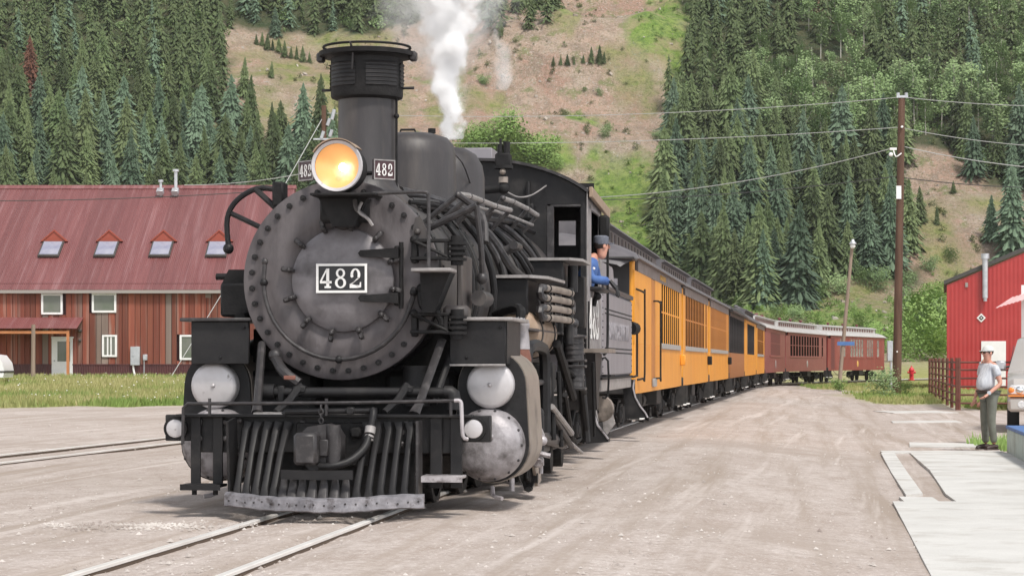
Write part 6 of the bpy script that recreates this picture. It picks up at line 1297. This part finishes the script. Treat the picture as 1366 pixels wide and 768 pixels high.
# ------------------------------------------------------------------ thin mountain haze: one closed box round everything
hz = bpy.data.materials.new('haze_air'); hz.use_nodes = True; nt = hz.node_tree; nt.nodes.remove(nt.nodes['Principled BSDF']); pv = nt.nodes.new('ShaderNodeVolumePrincipled')
pv.inputs['Color'].default_value = (.93,.96,1,1); pv.inputs['Density'].default_value = .00006; nt.links.new(pv.outputs[0], nt.nodes['Material Output'].inputs['Volume'])
MB().box((0,420,148),(860,980,303)).obj('haze', hz, None, 0, kind='stuff')
# ------------------------------------------------------------------ STEAM PLUME above the safety valves
def steammat(name, D, z0, x0, a, yc, r0, kr, nsc, nk):
    m = bpy.data.materials.new(name); m.use_nodes = True; nt = m.node_tree; N = nt.nodes; L = nt.links; N.remove(N['Principled BSDF'])
    pv = N.new('ShaderNodeVolumePrincipled'); pv.inputs['Color'].default_value = (.995,.995,.995,1); pv.inputs['Anisotropy'].default_value = .0
    tc = N.new('ShaderNodeTexCoord'); sp = N.new('ShaderNodeSeparateXYZ'); L.new(tc.outputs['Object'], sp.inputs[0])
    def mt(op, A, B, C=None, clamp=False):
        x = N.new('ShaderNodeMath'); x.operation = op; x.use_clamp = clamp
        for k, q in enumerate((A, B, C)):
            if q is None: continue
            if isinstance(q, (int, float)): x.inputs[k].default_value = q
            else: L.new(q, x.inputs[k])
        return x.outputs[0]
    dz = mt('SUBTRACT', sp.outputs[2], z0); cx = mt('MULTIPLY_ADD', dz, a, x0); r = mt('MULTIPLY_ADD', dz, kr, r0)
    n1 = N.new('ShaderNodeTexNoise'); n1.inputs['Scale'].default_value = nsc; n1.inputs['Detail'].default_value = 6; n1.inputs['Roughness'].default_value = .62; L.new(tc.outputs['Object'], n1.inputs['Vector'])
    n2 = N.new('ShaderNodeTexNoise'); n2.inputs['Scale'].default_value = 1.3; n2.inputs['Detail'].default_value = 1; L.new(tc.outputs['Object'], n2.inputs['Vector'])
    cx = mt('MULTIPLY_ADD', mt('SUBTRACT', n2.outputs[0], .5), .5, cx)
    dx = mt('SUBTRACT', sp.outputs[0], cx); dy = mt('SUBTRACT', sp.outputs[1], yc)
    ds = mt('SQRT', mt('ADD', mt('MULTIPLY', dx, dx), mt('MULTIPLY', dy, dy)), 0)
    f = mt('SUBTRACT', 1.0, mt('DIVIDE', ds, r)); f = mt('MULTIPLY_ADD', mt('SUBTRACT', n1.outputs[0], .5), nk, f)
    f = mt('MULTIPLY', f, 1.6, clamp=True); f = mt('MULTIPLY', mt('MULTIPLY', f, f), D)
    L.new(f, pv.inputs['Density']); L.new(pv.outputs[0], N['Material Output'].inputs['Volume']); return m
def plume(nm, pts, rs, m, seed, lab):
    mb = MB(); mb.tube(pts, rs, 20, 8); vs = []
    cen = Vector(pts[0])
    for v in mb.v:
        v = Vector(v); n1 = noise.noise_vector(v*2.1+Vector((seed,0,0))); n2 = noise.noise_vector(v*6+Vector((0,seed,0))); vs.append(v+n1*.16*min(1,(v.z-pts[0][2])*1.2+.1)+n2*.05*min(1,(v.z-pts[0][2])*2))
    mb.v = [tuple(v) for v in vs]; o = mb.obj(nm, m, None, label=lab, cat='steam', kind='stuff'); return o
SD = 24.3
stm = steammat('white_steam', 42, 3.72, -.625, -.07, SD, .11, .175, 4.2, 3.0); veil = steammat('steam_veil', 1.5, 3.9, -.66, -.10, SD, .12, .48, 2.4, 3.2)
pp = [(606,186,.10),(605,165,.20),(603,140,.28),(602,110,.36),(600,80,.44),(597,50,.52),(593,20,.58),(590,-10,.64),(588,-40,.70)]
plume('steam_plume', [tuple(px(x,y,SD)) for i,(x,y,r) in enumerate(pp)], [r for _,_,r in pp], stm, 3, 'white steam plume rising from the safety valves behind the smokestack')
pp = [(605,150,.14),(600,110,.45),(596,70,.72),(590,30,.95),(586,-10,1.1),(584,-45,1.2)]
plume('steam_veil', [tuple(px(x,y,SD)) for x,y,r in pp], [r for _,_,r in pp], veil, 5, 'thin grey veil of steam spreading round the white plume')
st2 = steammat('thin_steam', 3.0, 4.3, -.22, .10, SD+.9, .16, .0, 3.5, 2.6)
pp = [(660,118,.14),(664,95,.22),(670,72,.24),(678,50,.2)]; plume('thin_steam_wisp', [tuple(px(x,y,SD+.9)) for x,y,r in pp], [r for _,_,r in pp], st2, 9, 'faint separate wisp of steam drifting right of the main plume')
# ------------------------------------------------------------------ grass blades and loose stones
def blades(nm, pts, hh, m, lab, cat, seed, per=5, wd=.02):
    rg = random.Random(seed); V = []; Fc = []
    for (X, Y) in pts:
        z = zg(X, Y)-.02; h0 = hh*rg.uniform(.5,1.3)
        for k in range(per):
            a = rg.random()*6.28; r_ = rg.uniform(0,.12); bx, by = X+r_*math.cos(a), Y+r_*math.sin(a); l = rg.uniform(-.4,.4)*h0; l2 = rg.uniform(-.4,.4)*h0; h1 = h0*rg.uniform(.6,1.2); w = wd*rg.uniform(.7,1.5); b = len(V)
            V.extend([(bx-w,by,z),(bx+w,by,z),(bx+l,by+l2,z+h1)]); Fc.append((b,b+1,b+2))
    me = bpy.data.meshes.new(nm); me.from_pydata(V, [], Fc); me.materials.append(m); return inst(nm, me, None, label=lab, cat=cat, kind='stuff')
M['grassb'] = mat('meadow_grass_blades', (.25,.26,.075), (.44,.39,.19), .8, 0, .35, c3=(.16,.24,.05), sc3=.15, m3=(.45,.6)); M['flower'] = mat('white_flower', (.75,.73,.68), rough=.8)
rg = random.Random(12); pts_ = []
while len(pts_) < 11000:
    Y = 60+52*rg.random()**1.3; X = rg.uniform(-.26,-.085)*Y
    if near_cover(X, Y) > .4+.3*rg.random(): pts_.append((X, Y))
blades('meadow_grass', pts_, .26, M['grassb'], 'long yellow-green grass with white flowers before the red building', 'grass', 1, 5, .024)
fl = MB()
for k in range(260):
    X, Y = pts_[rg.randrange(len(pts_))]; s = rg.uniform(.015,.035); z = zg(X,Y)+rg.uniform(.15,.3); fl.add([(X-s,Y,z),(X,Y-s,z+.01),(X+s,Y,z),(X,Y,z+s*1.4)],[(0,1,3),(1,2,3),(0,3,2)])
fl.obj('meadow_flowers', M['flower'], None, 0, False, label='small white flowers scattered in the grass before the red building', cat='flowers', kind='stuff')
pts_ = []; n_ = 0
while len(pts_) < 5200 and n_ < 90000:
    n_ += 1; Y = rg.uniform(64,150); X = rg.uniform(.11,.235)*Y
    if near_cover(X, Y) > .35+.3*rg.random(): pts_.append((X, Y))
blades('verge_grass', pts_, .20, M['grassb'], 'rough green grass along the right verge around the poles and the fence', 'grass', 2, 5, .026)
pts_ = [(rg.uniform(8.3,9.2), rg.uniform(37,41)) for _ in range(160)]; blades('weed_patch', pts_, .22, M['willow'], 'green weeds between the man and the blue-topped wall', 'weeds', 3, 6, .012)
M['stone'] = mat('loose_gravel', (.26,.215,.19), (.60,.56,.52), .9, 0, 2); sb = MB(); V = []; Fc = []
for k in range(17000):
    Y = 11.5+44*rg.random()**1.9; X = rg.uniform(-.235,.235)*Y; d = X-(-1.48+(Y-19.47)*.1235)
    if .36 < abs(d) < .54 or (X > 2.5+(Y-12)*.17 and Y < 37): continue
    s = .004+.014*rg.random()**4 if rg.random() < .985 else rg.uniform(.018,.03); z = zg(X,Y)+s*.2; b = len(V); q = [rg.uniform(.7,1.2) for _ in range(5)]
    V.extend([(X-s*q[0],Y-s*.4,z),(X+s*.3,Y-s*q[1],z),(X+s*q[2],Y+s*.5,z),(X-s*.4,Y+s*q[3],z),(X,Y,z+s*.8*q[4])]); Fc.extend([(b,b+1,b+4),(b+1,b+2,b+4),(b+2,b+3,b+4),(b+3,b,b+4)])
g0 = gp(180,703)
for k in range(520):
    X = g0.x+rg.gauss(0,.42)+rg.gauss(0,.1); Y = g0.y+rg.gauss(0,.22); s = rg.uniform(.006,.02); z = zg(X,Y)+s*.3+.006; b = len(V)
    V.extend([(X-s,Y-s*.4,z),(X+s*.3,Y-s,z),(X+s,Y+s*.5,z),(X-s*.4,Y+s,z),(X,Y,z+s*.8)]); Fc.extend([(b,b+1,b+4),(b+1,b+2,b+4),(b+2,b+3,b+4),(b+3,b,b+4)])
me = bpy.data.meshes.new('loose_gravel'); me.from_pydata(V, [], Fc); me.materials.append(M['stone']); inst('loose_gravel', me, None, label='small loose stones scattered over the dirt lot', cat='gravel', kind='stuff')
